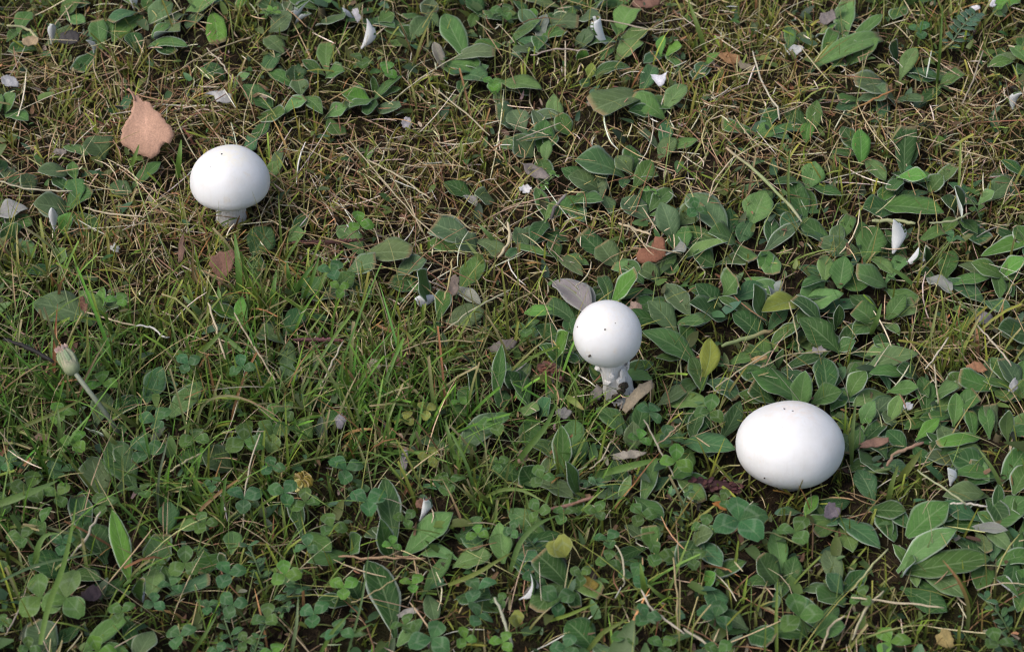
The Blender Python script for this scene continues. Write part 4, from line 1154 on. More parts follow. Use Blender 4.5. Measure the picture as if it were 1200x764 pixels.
# ferny leaf with paired leaflets
P = at(1112, 56, 0.010)
T = at(1146, 16, 0.022)
root = empty("ferny_leaf", (P[0], P[1], hgt(P[0], P[1])))
R0 = np.array(root.location)
tag(root, "dark bluish ferny leaf with paired leaflets near the upper border", "leaf")
pts = np.array([P + (T - P) * u + np.array([0, 0, 0.006 * math.sin(u * 3.1)]) for u in np.linspace(0, 1, 9)]) - R0
tube("midrib", pts, [0.0007] * 9, M_STALK, [(0.08, 0.12, 0.06)] * 9, root, 5)
ax = nrm(T - P)
sd = nrm(np.cross(ax, [0, 0, 1]))
for k in range(8):
    for sg in (-1, 1):
        b = pts[k] * .9 + pts[k + 1] * .1
        Ll = 0.011 * (1 - 0.06 * abs(k - 3))
        link("leaflet", leaf_mesh("leaflet", b, b + (sd * sg * 0.9 + ax * 0.35) * Ll + np.array([0, 0, .001]), Ll * .5, 'o', 0.1, 0.5, cr.uniform(-.2, .2), .05, cr, .03, nu=7, nv=5, under=(.1, .15, .09), col=(0.038, 0.085, 0.05)), root)
FOOT.append((P[0], P[1], T[0], T[1], 0.009))


# ------------------------------------------------------------------ traced dead leaves and scraps: real plates with thickness and relief
def plate(name, poly, base_px, lean, colr, label, cat, group=None, z=0.006, rough_amt=0.06, under=None, veins=0, seed=0, stalk=None):
    """outline given in photograph pixels, laid on a plane through base_px that leans back by lean degrees from the ground"""
    r = np.random.default_rng(seed + 900)
    B = at(*base_px, z)
    B[2] += float(hgt(B[0], B[1])) * .6
    nn = np.array([0, -math.sin(math.radians(lean)), math.cos(math.radians(lean))])
    pts = []
    poly = np.asarray(poly, float)
    # finer, toothed outline
    fine = []
    for i in range(len(poly)):
        a_, b_ = poly[i], poly[(i + 1) % len(poly)]
        m = max(2, int(np.hypot(*(b_ - a_)) / 3.2))
        for k in range(m):
            fine.append(a_ + (b_ - a_) * k / m + (r.normal(0, 0.8, 2)))
    fine = np.array(fine)
    cpx = fine.mean(0)
    fine = fine[np.argsort(np.arctan2(fine[:, 1] - cpx[1], fine[:, 0] - cpx[0]))]

    def onplane(p):
        d = ray(*p)
        t = ((B - CAMP) @ nn) / (d @ nn)
        return CAMP + d * t
    Pc = onplane(cpx)
    ring = np.array([onplane(p) for p in fine])
    size = np.max(np.linalg.norm(ring - Pc, axis=1))
    rows = 6
    k = len(fine)
    V = [Pc]
    ph = r.uniform(0, 6.28, 4)
    ex = np.array([1.0, 0, 0])
    ey = np.cross(nn, ex)
    for j in range(1, rows + 1):
        f = j / rows
        V += list(Pc + (ring - Pc) * f)
    V = np.array(V)
    lx, ly = (V - Pc) @ ex / size, (V - Pc) @ ey / size
    rel = 0.45 * lx ** 2 * np.sin(ph[0]) + 0.35 * ly ** 2 * np.cos(ph[1]) + 0.22 * np.sin(3.1 * lx + ph[2]) * np.sin(2.7 * ly + ph[3]) + 0.10 * np.sin(9 * lx + 5 * ly + ph[1])
    if veins:
        rel = rel + 0.025 * np.abs(((ly * 6 + np.abs(lx) * 3.5) % 1) - 0.5) - 0.02 * np.exp(-(lx / 0.05) ** 2)
    V = V + nn[None] * (rel * size * rough_amt * 4)[:, None]
    n1 = len(V)
    Vb = V - nn[None] * 0.0006
    F = []
    for i in range(k):
        F.append([0, 1 + i, 1 + (i + 1) % k])
        for j in range(rows - 1):
            a0 = 1 + j * k
            F.append([a0 + i, a0 + k + i, a0 + k + (i + 1) % k, a0 + (i + 1) % k])
    Fb = [[x + n1 for x in f[::-1]] for f in F]
    e = 1 + (rows - 1) * k
    Fe = [[e + i, n1 + e + i, n1 + e + (i + 1) % k, e + (i + 1) % k] for i in range(k)]
    me = bpy.data.meshes.new(name)
    R0 = np.array([B[0], B[1], hgt(B[0], B[1])])
    me.from_pydata([tuple(v) for v in np.concatenate([V, Vb]) - R0], [], F + Fb + Fe)
    me.materials.append(M_DEAD)
    c = me.color_attributes.new("Col", 'FLOAT_COLOR', 'POINT')
    ed = np.concatenate([[0], np.repeat(np.arange(1, rows + 1) / rows, k)])
    vein_l = 1 + (0.16 * np.exp(-(lx / 0.04) ** 2) + 0.10 * (np.abs(((ly * 6 + np.abs(lx) * 3.5) % 1) - 0.5) < 0.08) if veins else 0)
    cc = np.array(colr)[None] * ((1.05 - 0.22 * ed ** 3) * (1 + 0.10 * np.sin(7 * lx + ph[0]) * np.sin(6 * ly + ph[2])) * vein_l)[:, None]
    cu = np.tile(np.array(under if under is not None else np.array(colr) * .9), (n1, 1))
    cc = np.hstack([np.concatenate([cc, cu]), np.ones((2 * n1, 1))]).astype(np.float32)
    c.data.foreach_set("color", cc.ravel())
    me.polygons.foreach_set("use_smooth", np.ones(len(me.polygons), bool))
    me.update()
    if stalk:
        root = empty(name, R0)
        tag(root, label, cat, group)
        link("blade", me, root)
        sp = smooth_path([onplane(p) - R0 for p in stalk], 7)
        tube("stalk", sp, [0.0008] * 7, M_STRAW, [np.array(colr) * .8] * 7, root, 5)
        o = root
    else:
        o = link(name, me)
        o.location = tuple(R0)
        tag(o, label, cat, group)
    xs, ys = ring[:, 0], ring[:, 1]
    FOOT.append((Pc[0], Pc[1] - size * .3, Pc[0], Pc[1] + size * .5, size * .6))
    return o


def T4(pts, ox, oy, k):
    return [(ox + x / k, oy + y / k) for x, y in pts]


birch = T4([(140, 78), (158, 82), (170, 105), (205, 120), (232, 150), (262, 172), (290, 205), (320, 240), (318, 275), (300, 300), (282, 298), (262, 312), (258, 335), (238, 352), (215, 372),
            (195, 362), (165, 350), (140, 345), (118, 325), (90, 312), (82, 275), (88, 240), (105, 200), (128, 165), (134, 120)], 120, 90, 3.82)
plate("birch_leaf", birch, (176, 187), 50, (0.50, 0.295, 0.205), "toothed pinkish brown birch leaf fallen on the grass", "leaf", z=0.016, rough_amt=0.028, veins=1, seed=1,
      stalk=[(158, 118), (155, 109), (150, 104)])
plate("torn_leaf", [(247, 300), (262, 296), (272, 292), (276, 300), (272, 314), (268, 322), (262, 330), (262, 336), (256, 337), (254, 328), (250, 318), (244, 308)], (259, 337), 48,
      (0.20, 0.105, 0.075), "torn reddish brown leaf below the domed mushroom", "leaf", z=0.012, rough_amt=0.07, veins=1, seed=2)
plate("leaf_scrap", [(745, 300), (752, 290), (762, 290), (768, 277), (776, 277), (781, 300), (770, 307), (756, 309), (747, 306)], (764, 308), 45,
      (0.24, 0.105, 0.062), "red-brown leaf scrap above the roundest mushroom", "leaf", z=0.012, rough_amt=0.07, veins=1, seed=3)
plate("curled_leaf", [(240, 110), (250, 106), (262, 108), (272, 112), (271, 121), (262, 121), (254, 119), (252, 113)], (262, 121), 40,
      (0.40, 0.39, 0.38), "curled grey leaf above the domed mushroom", "leaf", z=0.016, rough_amt=0.14, seed=4)
plate("petal_scrap", [(763, 87), (772, 88), (781, 86), (780, 96), (775, 102), (769, 98), (765, 93)], (773, 102), 55, (0.72, 0.70, 0.74), "white petal scrap lying among the upper leaves", "petal", z=0.018, seed=5)
plate("dry_leaf", [(728, 480), (738, 462), (752, 448), (763, 445), (766, 454), (756, 464), (744, 474), (734, 486)], (733, 485), 35, (0.28, 0.23, 0.16),
      "dry tan leaf leaning on the stem of the roundest mushroom", "leaf", z=0.010, rough_amt=0.08, veins=1, seed=6)
SCRAPS = [  # centre, half sizes, angle, colour, lean, word
    (532, 335, 6, 13, 10, (0.20, 0.155, 0.13), 40, "brown-grey crumpled leaf"), (590, 404, 17, 8, -10, (0.16, 0.135, 0.12), 30, "grey-brown withered leaf"),
    (468, 421, 10, 8, 10, (0.13, 0.055, 0.045), 35, "dark red leaf crumb"), (477, 145, 8, 7, 30, (0.33, 0.31, 0.33), 45, "grey leaf fold"),
    (628, 200, 18, 8, 25, (0.20, 0.17, 0.155), 30, "grey-brown withered leaf"), (855, 68, 13, 7, 10, (0.27, 0.15, 0.07), 30, "orange-brown leaf scrap"),
    (760, 3, 17, 6, 0, (0.17, 0.09, 0.065), 25, "brown leaf"), (1108, 748, 13, 10, 40, (0.33, 0.25, 0.10), 45, "tan crumpled leaf"),
    (735, 533, 22, 4.5, -8, (0.33, 0.29, 0.24), 30, "long curled tan-grey leaf"), (108, 695, 14, 9, -20, (0.075, 0.05, 0.055), 25, "purplish dead leaf"),
    (438, 427, 8, 7, 0, (0.30, 0.25, 0.19), 40, "tan leaf crumb"), (474, 537, 4.5, 16, 8, (0.28, 0.24, 0.24), 40, "narrow grey-lilac dead leaf"),
    (477, 718, 14, 4.5, -15, (0.26, 0.24, 0.21), 30, "narrow grey dead leaf"), (97, 356, 4.5, 12, -18, (0.20, 0.10, 0.07), 45, "thin brown leaf sliver"),
    (212, 292, 4, 16, 5, (0.17, 0.10, 0.075), 50, "thin brown leaf sliver"), (1145, 430, 12, 6, 10, (0.30, 0.15, 0.08), 25, "orange-brown leaf scrap"),
    (850, 591, 14, 6, 5, (0.30, 0.12, 0.03), 25, "orange leaf scrap"), (398, 493, 7, 8, 0, (0.24, 0.22, 0.24), 45, "grey leaf fold"),
    (660, 484, 9, 6, 0, (0.20, 0.19, 0.18), 45, "round grey leaf crumb"), (12, 96, 12, 7, 15, (0.30, 0.30, 0.31), 30, "grey withered leaf"),
    (612, 535, 6, 9, 15, (0.28, 0.19, 0.13), 35, "tan-brown leaf crumb"), (690, 682, 12, 7, 35, (0.26, 0.19, 0.04), 45, "curled yellow-brown leaf"),
    (80, 45, 14, 9, 0, (0.05, 0.045, 0.045), 30, "blackish dead leaf"), (700, 122, 12, 5, -8, (0.26, 0.20, 0.15), 25, "tan leaf scrap"),
    (616, 222, 7, 5, 10, (0.60, 0.58, 0.57), 40, "small white scrap"), (411, 265, 5, 3, 0, (0.62, 0.60, 0.62), 50, "white speck of petal"),
    (1143, 9, 6, 3, -10, (0.66, 0.64, 0.66), 40, "small white scrap"), (1163, 4, 4.5, 5, 0, (0.66, 0.64, 0.68), 50, "small white scrap"),
    (932, 59, 9, 6, -15, (0.50, 0.50, 0.48), 45, "pale curled leaf end"), (136, 291, 6, 5, 0, (0.42, 0.42, 0.38), 45, "pale grey leaf crumb"),
    (1064, 475, 6, 5, 0, (0.52, 0.52, 0.52), 50, "small whitish leaf end"), (1188, 452, 5, 10, 20, (0.36, 0.36, 0.36), 55, "grey-white leaf end"),
    (418, 18, 5, 9, -25, (0.40, 0.38, 0.39), 50, "grey-white leaf end"), (975, 598, 9, 9, 0, (0.12, 0.10, 0.115), 35, "round purplish grey leaf"),
    (970, 22, 11, 8, -30, (0.20, 0.17, 0.16), 30, "grey-brown withered leaf"), (890, 420, 11, 4, -20, (0.34, 0.22, 0.10), 30, "tan leaf scrap"),
    (960, 410, 8, 5, 0, (0.24, 0.22, 0.21), 35, "grey leaf crumb"), (1155, 372, 11, 7, 0, (0.20, 0.18, 0.19), 30, "grey withered leaf"),
    (745, 360, 8, 7, 20, (0.28, 0.20, 0.16), 35, "brown leaf crumb"), (875, 78, 12, 4, 20, (0.2, 0.17, 0.12), 30, "brown leaf sliver"),
    (36, 48, 10, 6, -10, (0.34, 0.25, 0.15), 35, "tan leaf scrap"), (70, 178, 8, 4, 0, (0.2, .17, .15), 35, "grey leaf sliver"),
    (50, 512, 9, 5, 0, (0.22, 0.14, 0.10), 35, "brown leaf crumb"), (495, 590, 10, 8, 0, (0.17, 0.09, 0.06), 35, "reddish brown crumb"),
    (1025, 518, 17, 5, -12, (0.24, 0.14, 0.10), 30, "pinkish brown curled leaf"), (700, 460, 6, 9, 10, (.22, .19, .17), 40, "grey-brown leaf crumb"),
]
for i, (x, y, hx, hy, ang, colr, lean, word) in enumerate(SCRAPS):
    r = np.random.default_rng(300 + i)
    k = 10
    a_ = np.linspace(0, 2 * np.pi, k, endpoint=False)
    rad = 0.78 + 0.42 * r.random(k)
    ca, sa = math.cos(math.radians(ang)), math.sin(math.radians(ang))
    px = [(x + hx * rad[j] * math.cos(a_[j]) * ca - hy * rad[j] * math.sin(a_[j]) * sa, y + hx * rad[j] * math.cos(a_[j]) * sa + hy * rad[j] * math.sin(a_[j]) * ca) for j in range(k)]
    skip = [n for n, (lx_, ly_) in LAND.items() if math.hypot(lx_ - x, ly_ - y) < 9]
    plate("leaf_scrap" if "white" not in word else "pale_scrap", px, (x, y + hy * .6), lean, colr, where(word, x, y, skip), "leaf scrap", "dead leaf scraps", z=0.012 + 0.006 * r.random(), rough_amt=0.10, seed=10 + i)


# cones and catkins: a rod set with overlapping scales
def catkin(pts, w, colr, label, z0, z1, cat="catkin", nsc=40, seed=0):
    r = np.random.default_rng(seed)
    q = smooth_path(pts, 12)
    P = np.array([at(q[i, 0], q[i, 1], z0 + (z1 - z0) * i / 11) for i in range(12)])
    R0 = P.mean(0)
    R0[2] = hgt(R0[0], R0[1])
    root = empty(cat, R0)
    tag(root, label, cat)
    W = w * mpp(P[5]) / 2
    u = np.linspace(0, 1, 12)
    rad = W * np.sin(np.pi * (0.12 + 0.80 * u)) ** 0.5 * 0.8
    tube("core", P - R0, rad, M_DEAD, [np.array(colr) * .6] * 12, root, 8)
    for i in range(nsc):
        t = r.uniform(0.03, 0.97)
        j = min(int(t * 11), 10)
        c = P[j] + (P[j + 1] - P[j]) * (t * 11 - j) - R0
        ax = nrm(P[j + 1] - P[j])
        s = nrm(np.cross(ax, [0, .1, 1]))
        qd = np.cross(s, ax)
        a_ = r.uniform(0, 6.28)
        d = s * math.cos(a_) + qd * math.sin(a_)
        rr = np.interp(t, u, rad)
        b = c + d * rr * 0.7
        Tt = c + d * rr * 1.35 + ax * W * 0.75
        me = leaf_mesh("scale", b, Tt, W * .8, 'g', 0, .5, r.uniform(-.3, .3), 0.12, r, 0.05, mats=[M_DEAD, M_DEAD], nu=5, nv=4, under=tuple(np.array(colr) * .7), col=np.array(colr) * r.uniform(.7, 1.4))
        link("scale", me, root)


catkin([(629, 430), (642, 433), (657, 440)], 17, (0.16, 0.072, 0.055), "brown cone lying against the leaves beside the roundest mushroom", 0.014, 0.014, "pine_cone", 60, 1)
catkin([(343, 284), (385, 284), (426, 281)], 6.5, (0.13, 0.06, 0.05), "dark brown catkin twig below the domed mushroom", 0.012, 0.012, "catkin", 44, 2)
catkin([(343, 398), (372, 398), (404, 399)], 5.5, (0.20, 0.085, 0.09), "reddish twig lying in the middle of the turf", 0.016, 0.016, "twig", 30, 3)
catkin([(806, 566), (835, 568), (868, 574)], 17, (0.07, 0.028, 0.03), "dark red catkin half under the largest mushroom", 0.008, 0.008, "catkin", 60, 4)

# seed head on its stalk
B0 = at(142, 512, 0.004)
H0 = at(85, 433, 0.050)
R0 = B0.copy()
R0[2] = hgt(R0[0], R0[1])
root = empty("seed_head", R0)
tag(root, "closed greenish bud with pink tip on a bent grey stalk", "seed head")
sp = smooth_path([B0 - R0, at(125, 485, 0.030) - R0, at(104, 458, 0.044) - R0, H0 - R0], 12)
tube("stalk", sp, [0.0016] * 12, M_STALK, [(0.20, 0.22, 0.16)] * 12, root, 7)
axis = nrm(at(78, 420, 0.054) - H0)
k_ = mpp(H0)
tt = np.linspace(-0.25, 1, 10)
bp_ = np.array([H0 - R0 + axis * (0.0145 * t) for t in tt])
br_ = 0.0054 * np.array([0.4, 0.85, 1.0, 1.02, 1.0, 0.95, 0.88, 0.80, 0.72, 0.55])
bc = [np.array((0.22, 0.25, 0.14)) * (1 - max(t, 0)) + np.array((0.42, 0.30, 0.25)) * max(t, 0) for t in tt]
bud = tube("bud", bp_, br_, M_STALK, bc, root, 12)
for i in range(13):
    a_ = i / 13 * 6.283
    s = nrm(np.cross(axis, [0, 0, 1]))
    q = np.cross(s, axis)
    d = s * math.cos(a_) + q * math.sin(a_)
    b = H0 - R0 + axis * 0.001 + d * 0.0050
    link("bract", leaf_mesh("bract", b, b + axis * 0.0135 - d * 0.0012, 0.0030, 'g', 0.1, .5, 0, 0.05, cr, .02, mats=[M_STALK, M_STALK], nu=6, nv=4, under=(.2, .22, .13), col=(0.22, 0.25, 0.14)), bud)
for i in range(9):
    a_ = i / 9 * 6.283
    d = s * math.cos(a_) + q * math.sin(a_)
    b = H0 - R0 + axis * 0.0130 + d * 0.0028
    link("tip_scale", leaf_mesh("tip_scale", b, b + axis * 0.0045 + d * 0.0010, 0.0022, 'g', 0.1, .5, 0, 0.05, cr, .1, mats=[M_DEAD, M_DEAD], nu=5, nv=4, under=(.4, .3, .25), col=(0.46, 0.33, 0.27)), bud)

# dried yellow flower: papery petals closed to a point
P = at(352, 572, 0.018)
R0 = P.copy()
R0[2] = hgt(P[0], P[1])
root = empty("dried_flower", R0)
tag(root, "dried yellow flower head with papery closed petals", "flower")
tube("stalk", smooth_path([np.array([0.004, .006, 0]), np.array([0.001, .002, .010]), P - R0], 6), [0.0008] * 6, M_STALK, [(0.16, 0.17, 0.06)] * 6, root, 5)
tip = at(356, 552, 0.030) - R0
for i in range(11):
    a_ = i / 11 * 6.283
    d = np.array([math.cos(a_), math.sin(a_), 0])
    b = P - R0 + d * 0.002
    mid_c = (0.50, 0.42, 0.19) if i % 2 else (0.34, 0.27, 0.06)
    link("petal", leaf_mesh("petal", b + d * 0.002, tip * .75 + (P - R0) * .25 + d * 0.0035, 0.0070, 'g', 0.2, 0.9, cr.uniform(-.3, .3), -0.22, cr, .1, mats=[M_DEAD, M_DEAD], nu=7, nv=5, under=(0.34, 0.28, 0.08), col=mid_c), root)

# ------------------------------------------------------------------ the turf: grass, straw, moss, litter (nobody could count these)
FA = np.array(FOOT)


def foot_cover(x, y, grow=0.0):
    """1 where a traced leaf covers the ground"""
    hit = np.zeros(len(x), bool)
    for (x0, y0, x1, y1, w) in FA:
        dx, dy = x1 - x0, y1 - y0
        L2 = dx * dx + dy * dy + 1e-9
        m = (np.abs(x - (x0 + x1) / 2) < 0.05) & (np.abs(y - (y0 + y1) / 2) < 0.05) & ~hit
        if not m.any():
            continue
        t = np.clip(((x[m] - x0) * dx + (y[m] - y0) * dy) / L2, 0.1, 1)
        d = np.hypot(x[m] - x0 - t * dx, y[m] - y0 - t * dy)
        idx = np.where(m)[0]
        hit[idx[d < w * 0.85 + grow]] = True
    return hit


def cap_block(x, y, z=None, grow=0.0):
    hit = np.zeros(len(x), bool)
    for (mx, my, a, zc, bx, by, sr, cu, cl_) in MUSH:
        d = np.hypot(x - mx, y - my)
        zz = (z if z is not None else 0.012) - zc
        hit |= (d / (a * 1.02 + grow)) ** 2 + (zz / np.where(zz > 0, cu, cl_)) ** 2 < 0.84
        hit |= np.hypot(x - bx, y - by) < sr * 1.1
    return hit


def px_of(x, y):
    return to_px(np.stack([x, y, np.full_like(x, 0.01)], -1))


def blob(px, py, lst):
    s = np.zeros_like(px)
    for (cx, cy, rx, ry, wt) in lst:
        s += wt * np.exp(-((px - cx) / rx) ** 2 - ((py - cy) / ry) ** 2)
    return s


def dryness(px, py):
    return np.clip(0.12 + blob(px, py, [(150, 130, 230, 90, .75), (480, 220, 200, 90, .75), (60, 260, 160, 80, .35), (250, 300, 250, 60, .4), (880, 130, 160, 70, .7), (1130, 160, 130, 90, .7),
                                   (1130, 410, 70, 40, .7), (640, 250, 160, 90, .35), (700, 80, 100, 60, .2), (450, 400, 120, 60, .3), (480, 680, 80, 60, .35), (800, 270, 120, 60, .3), (850, 30, 120, 50, .4)]), 0, 1)


def lush(px, py):
    return np.clip(0.25 + blob(px, py, [(60, 520, 170, 180, .75), (380, 450, 160, 110, .55), (560, 500, 130, 100, .55), (60, 330, 100, 70, .35), (330, 330, 90, 60, .4), (230, 640, 220, 120, .35), (700, 480, 100, 60, .35),
                                   (1110, 400, 60, 50, .5), (620, 640, 150, 100, .2), (900, 740, 200, 60, .2)]), 0, 1)


def scatter(n, pad, core):
    """points on the meadow: core ones in the trapezium the camera sees plus pad, the rest around it"""
    k = int(n * core)
    y = rng.uniform(at(600, 764)[1] - pad, at(600, 0)[1] + pad, k * 2)
    half = 0.232 * np.hypot(y, CAM_H) * 1.02 + pad
    x = rng.uniform(-1, 1, k * 2) * (half.max())
    ok = np.abs(x) < half
    x, y = x[ok][:k], y[ok][:k]
    m = n - len(x)
    xo = rng.uniform(-1.5, 1.5, m * 3)
    yo = rng.uniform(0.1, 2.7, m * 3)
    half = 0.232 * np.hypot(yo, CAM_H) * 1.02 + pad
    out = ~((np.abs(xo) < half) & (yo > at(600, 764)[1] - pad) & (yo < at(600, 0)[1] + pad))
    return np.concatenate([x, xo[out][:m]]), np.concatenate([y, yo[out][:m]])


def strips(x, y, z, az, lean, length, width, curve, color, tipcol, K=4, fold=0.35, cut=None, twist=None):
    """many V-folded blades at once"""
    n = len(x)
    u = np.linspace(0, 1, K + 1)
    th = lean[:, None] + curve[:, None] * u[None]               # angle from vertical
    ds = length[:, None] / K
    hor = np.concatenate([np.zeros((n, 1)), np.cumsum(np.sin((th[:, 1:] + th[:, :-1]) / 2) * ds, 1)], 1)
    ver = np.concatenate([np.zeros((n, 1)), np.cumsum(np.cos((th[:, 1:] + th[:, :-1]) / 2) * ds, 1)], 1)
    ca, sa = np.cos(az)[:, None], np.sin(az)[:, None]
    cen = np.stack([x[:, None] + hor * ca, y[:, None] + hor * sa, z[:, None] + ver], -1)
    tw = twist[:, None] * u[None] if twist is not None else np.zeros((n, K + 1))
    sx, sy = -sa * np.cos(tw), ca * np.cos(tw)
    side = np.stack([np.broadcast_to(sx, tw.shape), np.broadcast_to(sy, tw.shape), np.sin(tw)], -1)
    nor = np.stack([-np.cos(th) * ca, -np.cos(th) * sa, np.sin(th)], -1)
    tipw = cut[:, None] if cut is not None else np.full((n, 1), 0.1)
    w = width[:, None] / 2 * (0.7 + 0.3 * np.minimum(1, u * 3))[None] * (1 - (1 - tipw) * u[None] ** 2.5)
    a_ = cen - side * w[..., None] + nor * (w * fold)[..., None]
    b_ = cen + side * w[..., None] + nor * (w * fold)[..., None]
    V = np.stack([a_, cen, b_], 2).reshape(-1, 3)
    base = np.arange(n) * (K + 1) * 3
    loc = grid_faces(K + 1, 3)
    F = (base[:, None, None] + loc[None]).reshape(-1, 4)
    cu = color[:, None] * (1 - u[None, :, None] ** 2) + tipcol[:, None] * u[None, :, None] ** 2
    Cc = np.repeat(cu, 3, 1).reshape(-1, 3)
    return V, F, Cc, cen


def stuff(name, V, F, Cc, mat, label, cat):
    o = link(name, quad_mesh(name, V, F, [mat], Cc))
    tag(o, label, cat, kind="stuff")
    return o


def jitter_col(c, n, amt=0.25, hue=0.12):
    c = np.asarray(c, float)
    if c.ndim == 1:
        c = np.tile(c, (n, 1))
    return c * (1 + rng.normal(0, amt, (n, 1))).clip(0.35, 1.9) * (1 + rng.normal(0, hue, (n, 3))).clip(0.5, 1.5)


def rods(x, y, z, az, pitch, length, width, bend, color, K=4, flat=0.6):
    """many thin three-sided dry stalks"""
    n = len(x)
    u = np.linspace(-0.5, 0.5, K + 1)
    ca, sa = np.cos(az)[:, None], np.sin(az)[:, None]
    s = u[None] * length[:, None]
    off = bend[:, None] * (u[None] ** 2 - 0.08) * length[:, None] * 2
    cx = x[:, None] + s * ca * np.cos(pitch)[:, None] - off * sa
    cy = y[:, None] + s * sa * np.cos(pitch)[:, None] + off * ca
    cz = z[:, None] + s * np.sin(pitch)[:, None] - np.abs(bend[:, None]) * 0.4 * (u[None] ** 2) * length[:, None]
    cen = np.stack([cx, cy, cz], -1)
    side = np.stack([-sa * np.ones_like(s), ca * np.ones_like(s), np.zeros_like(s)], -1)
    up = np.array([0, 0, 1.0])
    taper = (1 - 0.55 * np.abs(u * 2) ** 3)[None] * width[:, None] / 2
    ring = [side * taper[..., None], -side * taper[..., None], up * (taper * flat * 1.5)[..., None]]
    V = np.stack([cen + ring[0], cen + ring[1], cen + ring[2]], 2).reshape(-1, 3)
    base = np.arange(n) * (K + 1) * 3
    i = np.arange(K)[:, None] * 3 + np.arange(3)[None]
    j = np.arange(K)[:, None] * 3 + (np.arange(3)[None] + 1) % 3
    loc = np.stack([i, j, j + 3, i + 3], -1).reshape(-1, 4)
    F = (base[:, None, None] + loc[None]).reshape(-1, 4)
    Cc = np.repeat(color, (K + 1) * 3, 0)
    return V, F, Cc


# moss: short crowded shoots over the soil
def build_moss():
    x, y = scatter(95000, 0.12, 0.62)
    px, py = px_of(x, y)
    ok = ~cap_block(x, y, np.full_like(x, 0.02)) & (rng.random(len(x)) < 0.35 + 0.65 * (np.sin(x * 37 + 2 * np.sin(y * 29)) * np.sin(y * 31 + x * 13) > -0.2))
    x, y, px, py = x[ok], y[ok], px[ok], py[ok]
    n = len(x)
    dr = dryness(px, py)
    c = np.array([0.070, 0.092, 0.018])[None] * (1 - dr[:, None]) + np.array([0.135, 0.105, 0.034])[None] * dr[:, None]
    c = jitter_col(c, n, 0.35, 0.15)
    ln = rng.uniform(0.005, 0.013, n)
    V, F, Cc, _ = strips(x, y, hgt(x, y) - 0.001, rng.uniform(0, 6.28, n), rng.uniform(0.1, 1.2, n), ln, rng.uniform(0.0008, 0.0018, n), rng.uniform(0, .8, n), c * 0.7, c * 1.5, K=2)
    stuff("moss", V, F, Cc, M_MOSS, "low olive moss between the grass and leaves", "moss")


build_moss()


def build_grass():
    # tufts
    nt = 8000
    tx, ty = scatter(nt, 0.12, 0.62)
    tpx, tpy = px_of(tx, ty)
    lsh, dr = lush(tpx, tpy), dryness(tpx, tpy)
    cover = foot_cover(tx, ty, -0.002)
    cnt = (rng.gamma(2.0, 3.2, nt) * (0.55 + 0.9 * lsh) * np.clip(1.25 - (tpy - 420) / 560, 0.55, 1.0) * np.where(cover, 0.12, 1.0)).astype(int).clip(0, 26)
    idx = np.repeat(np.arange(nt), cnt)
    n = len(idx)
    spread = rng.uniform(0.002, 0.009, nt)[idx]
    x = tx[idx] + rng.normal(0, 1, n) * spread
    y = ty[idx] + rng.normal(0, 1, n) * spread
    taz = rng.uniform(0, 6.28, nt)[idx]
    az = np.where(rng.random(n) < 0.35, taz + rng.normal(0, .5, n), rng.uniform(0, 6.28, n))
    l, d = lsh[idx], dr[idx]
    ln = rng.gamma(6, 1, n) / 6 * (0.018 + 0.020 * l) * (1 - 0.25 * d)
    tuft_tone = rng.normal(0, 0.22, nt)[idx]
    green = np.array([0.068, 0.156, 0.022])
    olive = np.array([0.168, 0.186, 0.034])
    brown = np.array([0.220, 0.125, 0.055])
    mixg = np.clip(l * 1.1 - 0.55 * d + rng.normal(0, .22, n), 0, 1)[:, None]
    c = green[None] * mixg + olive[None] * (1 - mixg)
    isb = rng.random(n) < 0.05 + 0.17 * d
    c = c * (1 + 0.22 * d[:, None])
    c[isb] = brown * rng.uniform(.7, 1.5, (isb.sum(), 1))
    c = jitter_col(c, n, 0.20, 0.10) * (1 + tuft_tone[:, None]).clip(.5, 1.6)
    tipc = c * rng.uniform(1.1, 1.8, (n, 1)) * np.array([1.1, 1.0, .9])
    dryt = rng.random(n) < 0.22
    tipc[dryt] = np.array([0.36, 0.29, 0.15])
    lean = np.abs(rng.normal(0.38, 0.30, n))
    curve = rng.gamma(1.6, 0.40, n)
    w = rng.uniform(0.0009, 0.0019, n) * (1 + 0.45 * l)
    z = hgt(x, y) - 0.001
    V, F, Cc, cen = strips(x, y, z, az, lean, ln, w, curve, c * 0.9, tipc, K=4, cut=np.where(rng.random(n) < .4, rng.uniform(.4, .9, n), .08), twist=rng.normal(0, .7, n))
    # keep the caps clear and most leaves uncovered
    bad = np.zeros(n, bool)
    for k in (0, 2, 4):
        bad |= cap_block(cen[:, k, 0], cen[:, k, 1], cen[:, k, 2])
        over = foot_cover(cen[:, k, 0], cen[:, k, 1], -0.001)
        bad |= over & (rng.random(n) < 0.50)
    keep = ~bad
    vs_, fs_ = 15, 8
    V = V.reshape(n, vs_, 3)[keep].reshape(-1, 3)
    Cc = Cc.reshape(n, vs_, 3)[keep].reshape(-1, 3)
    F = (np.arange(keep.sum())[:, None, None] * vs_ + grid_faces(5, 3)[None]).reshape(-1, 4)
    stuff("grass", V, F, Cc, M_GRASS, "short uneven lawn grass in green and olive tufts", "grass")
    print("grass blades", keep.sum())


build_grass()


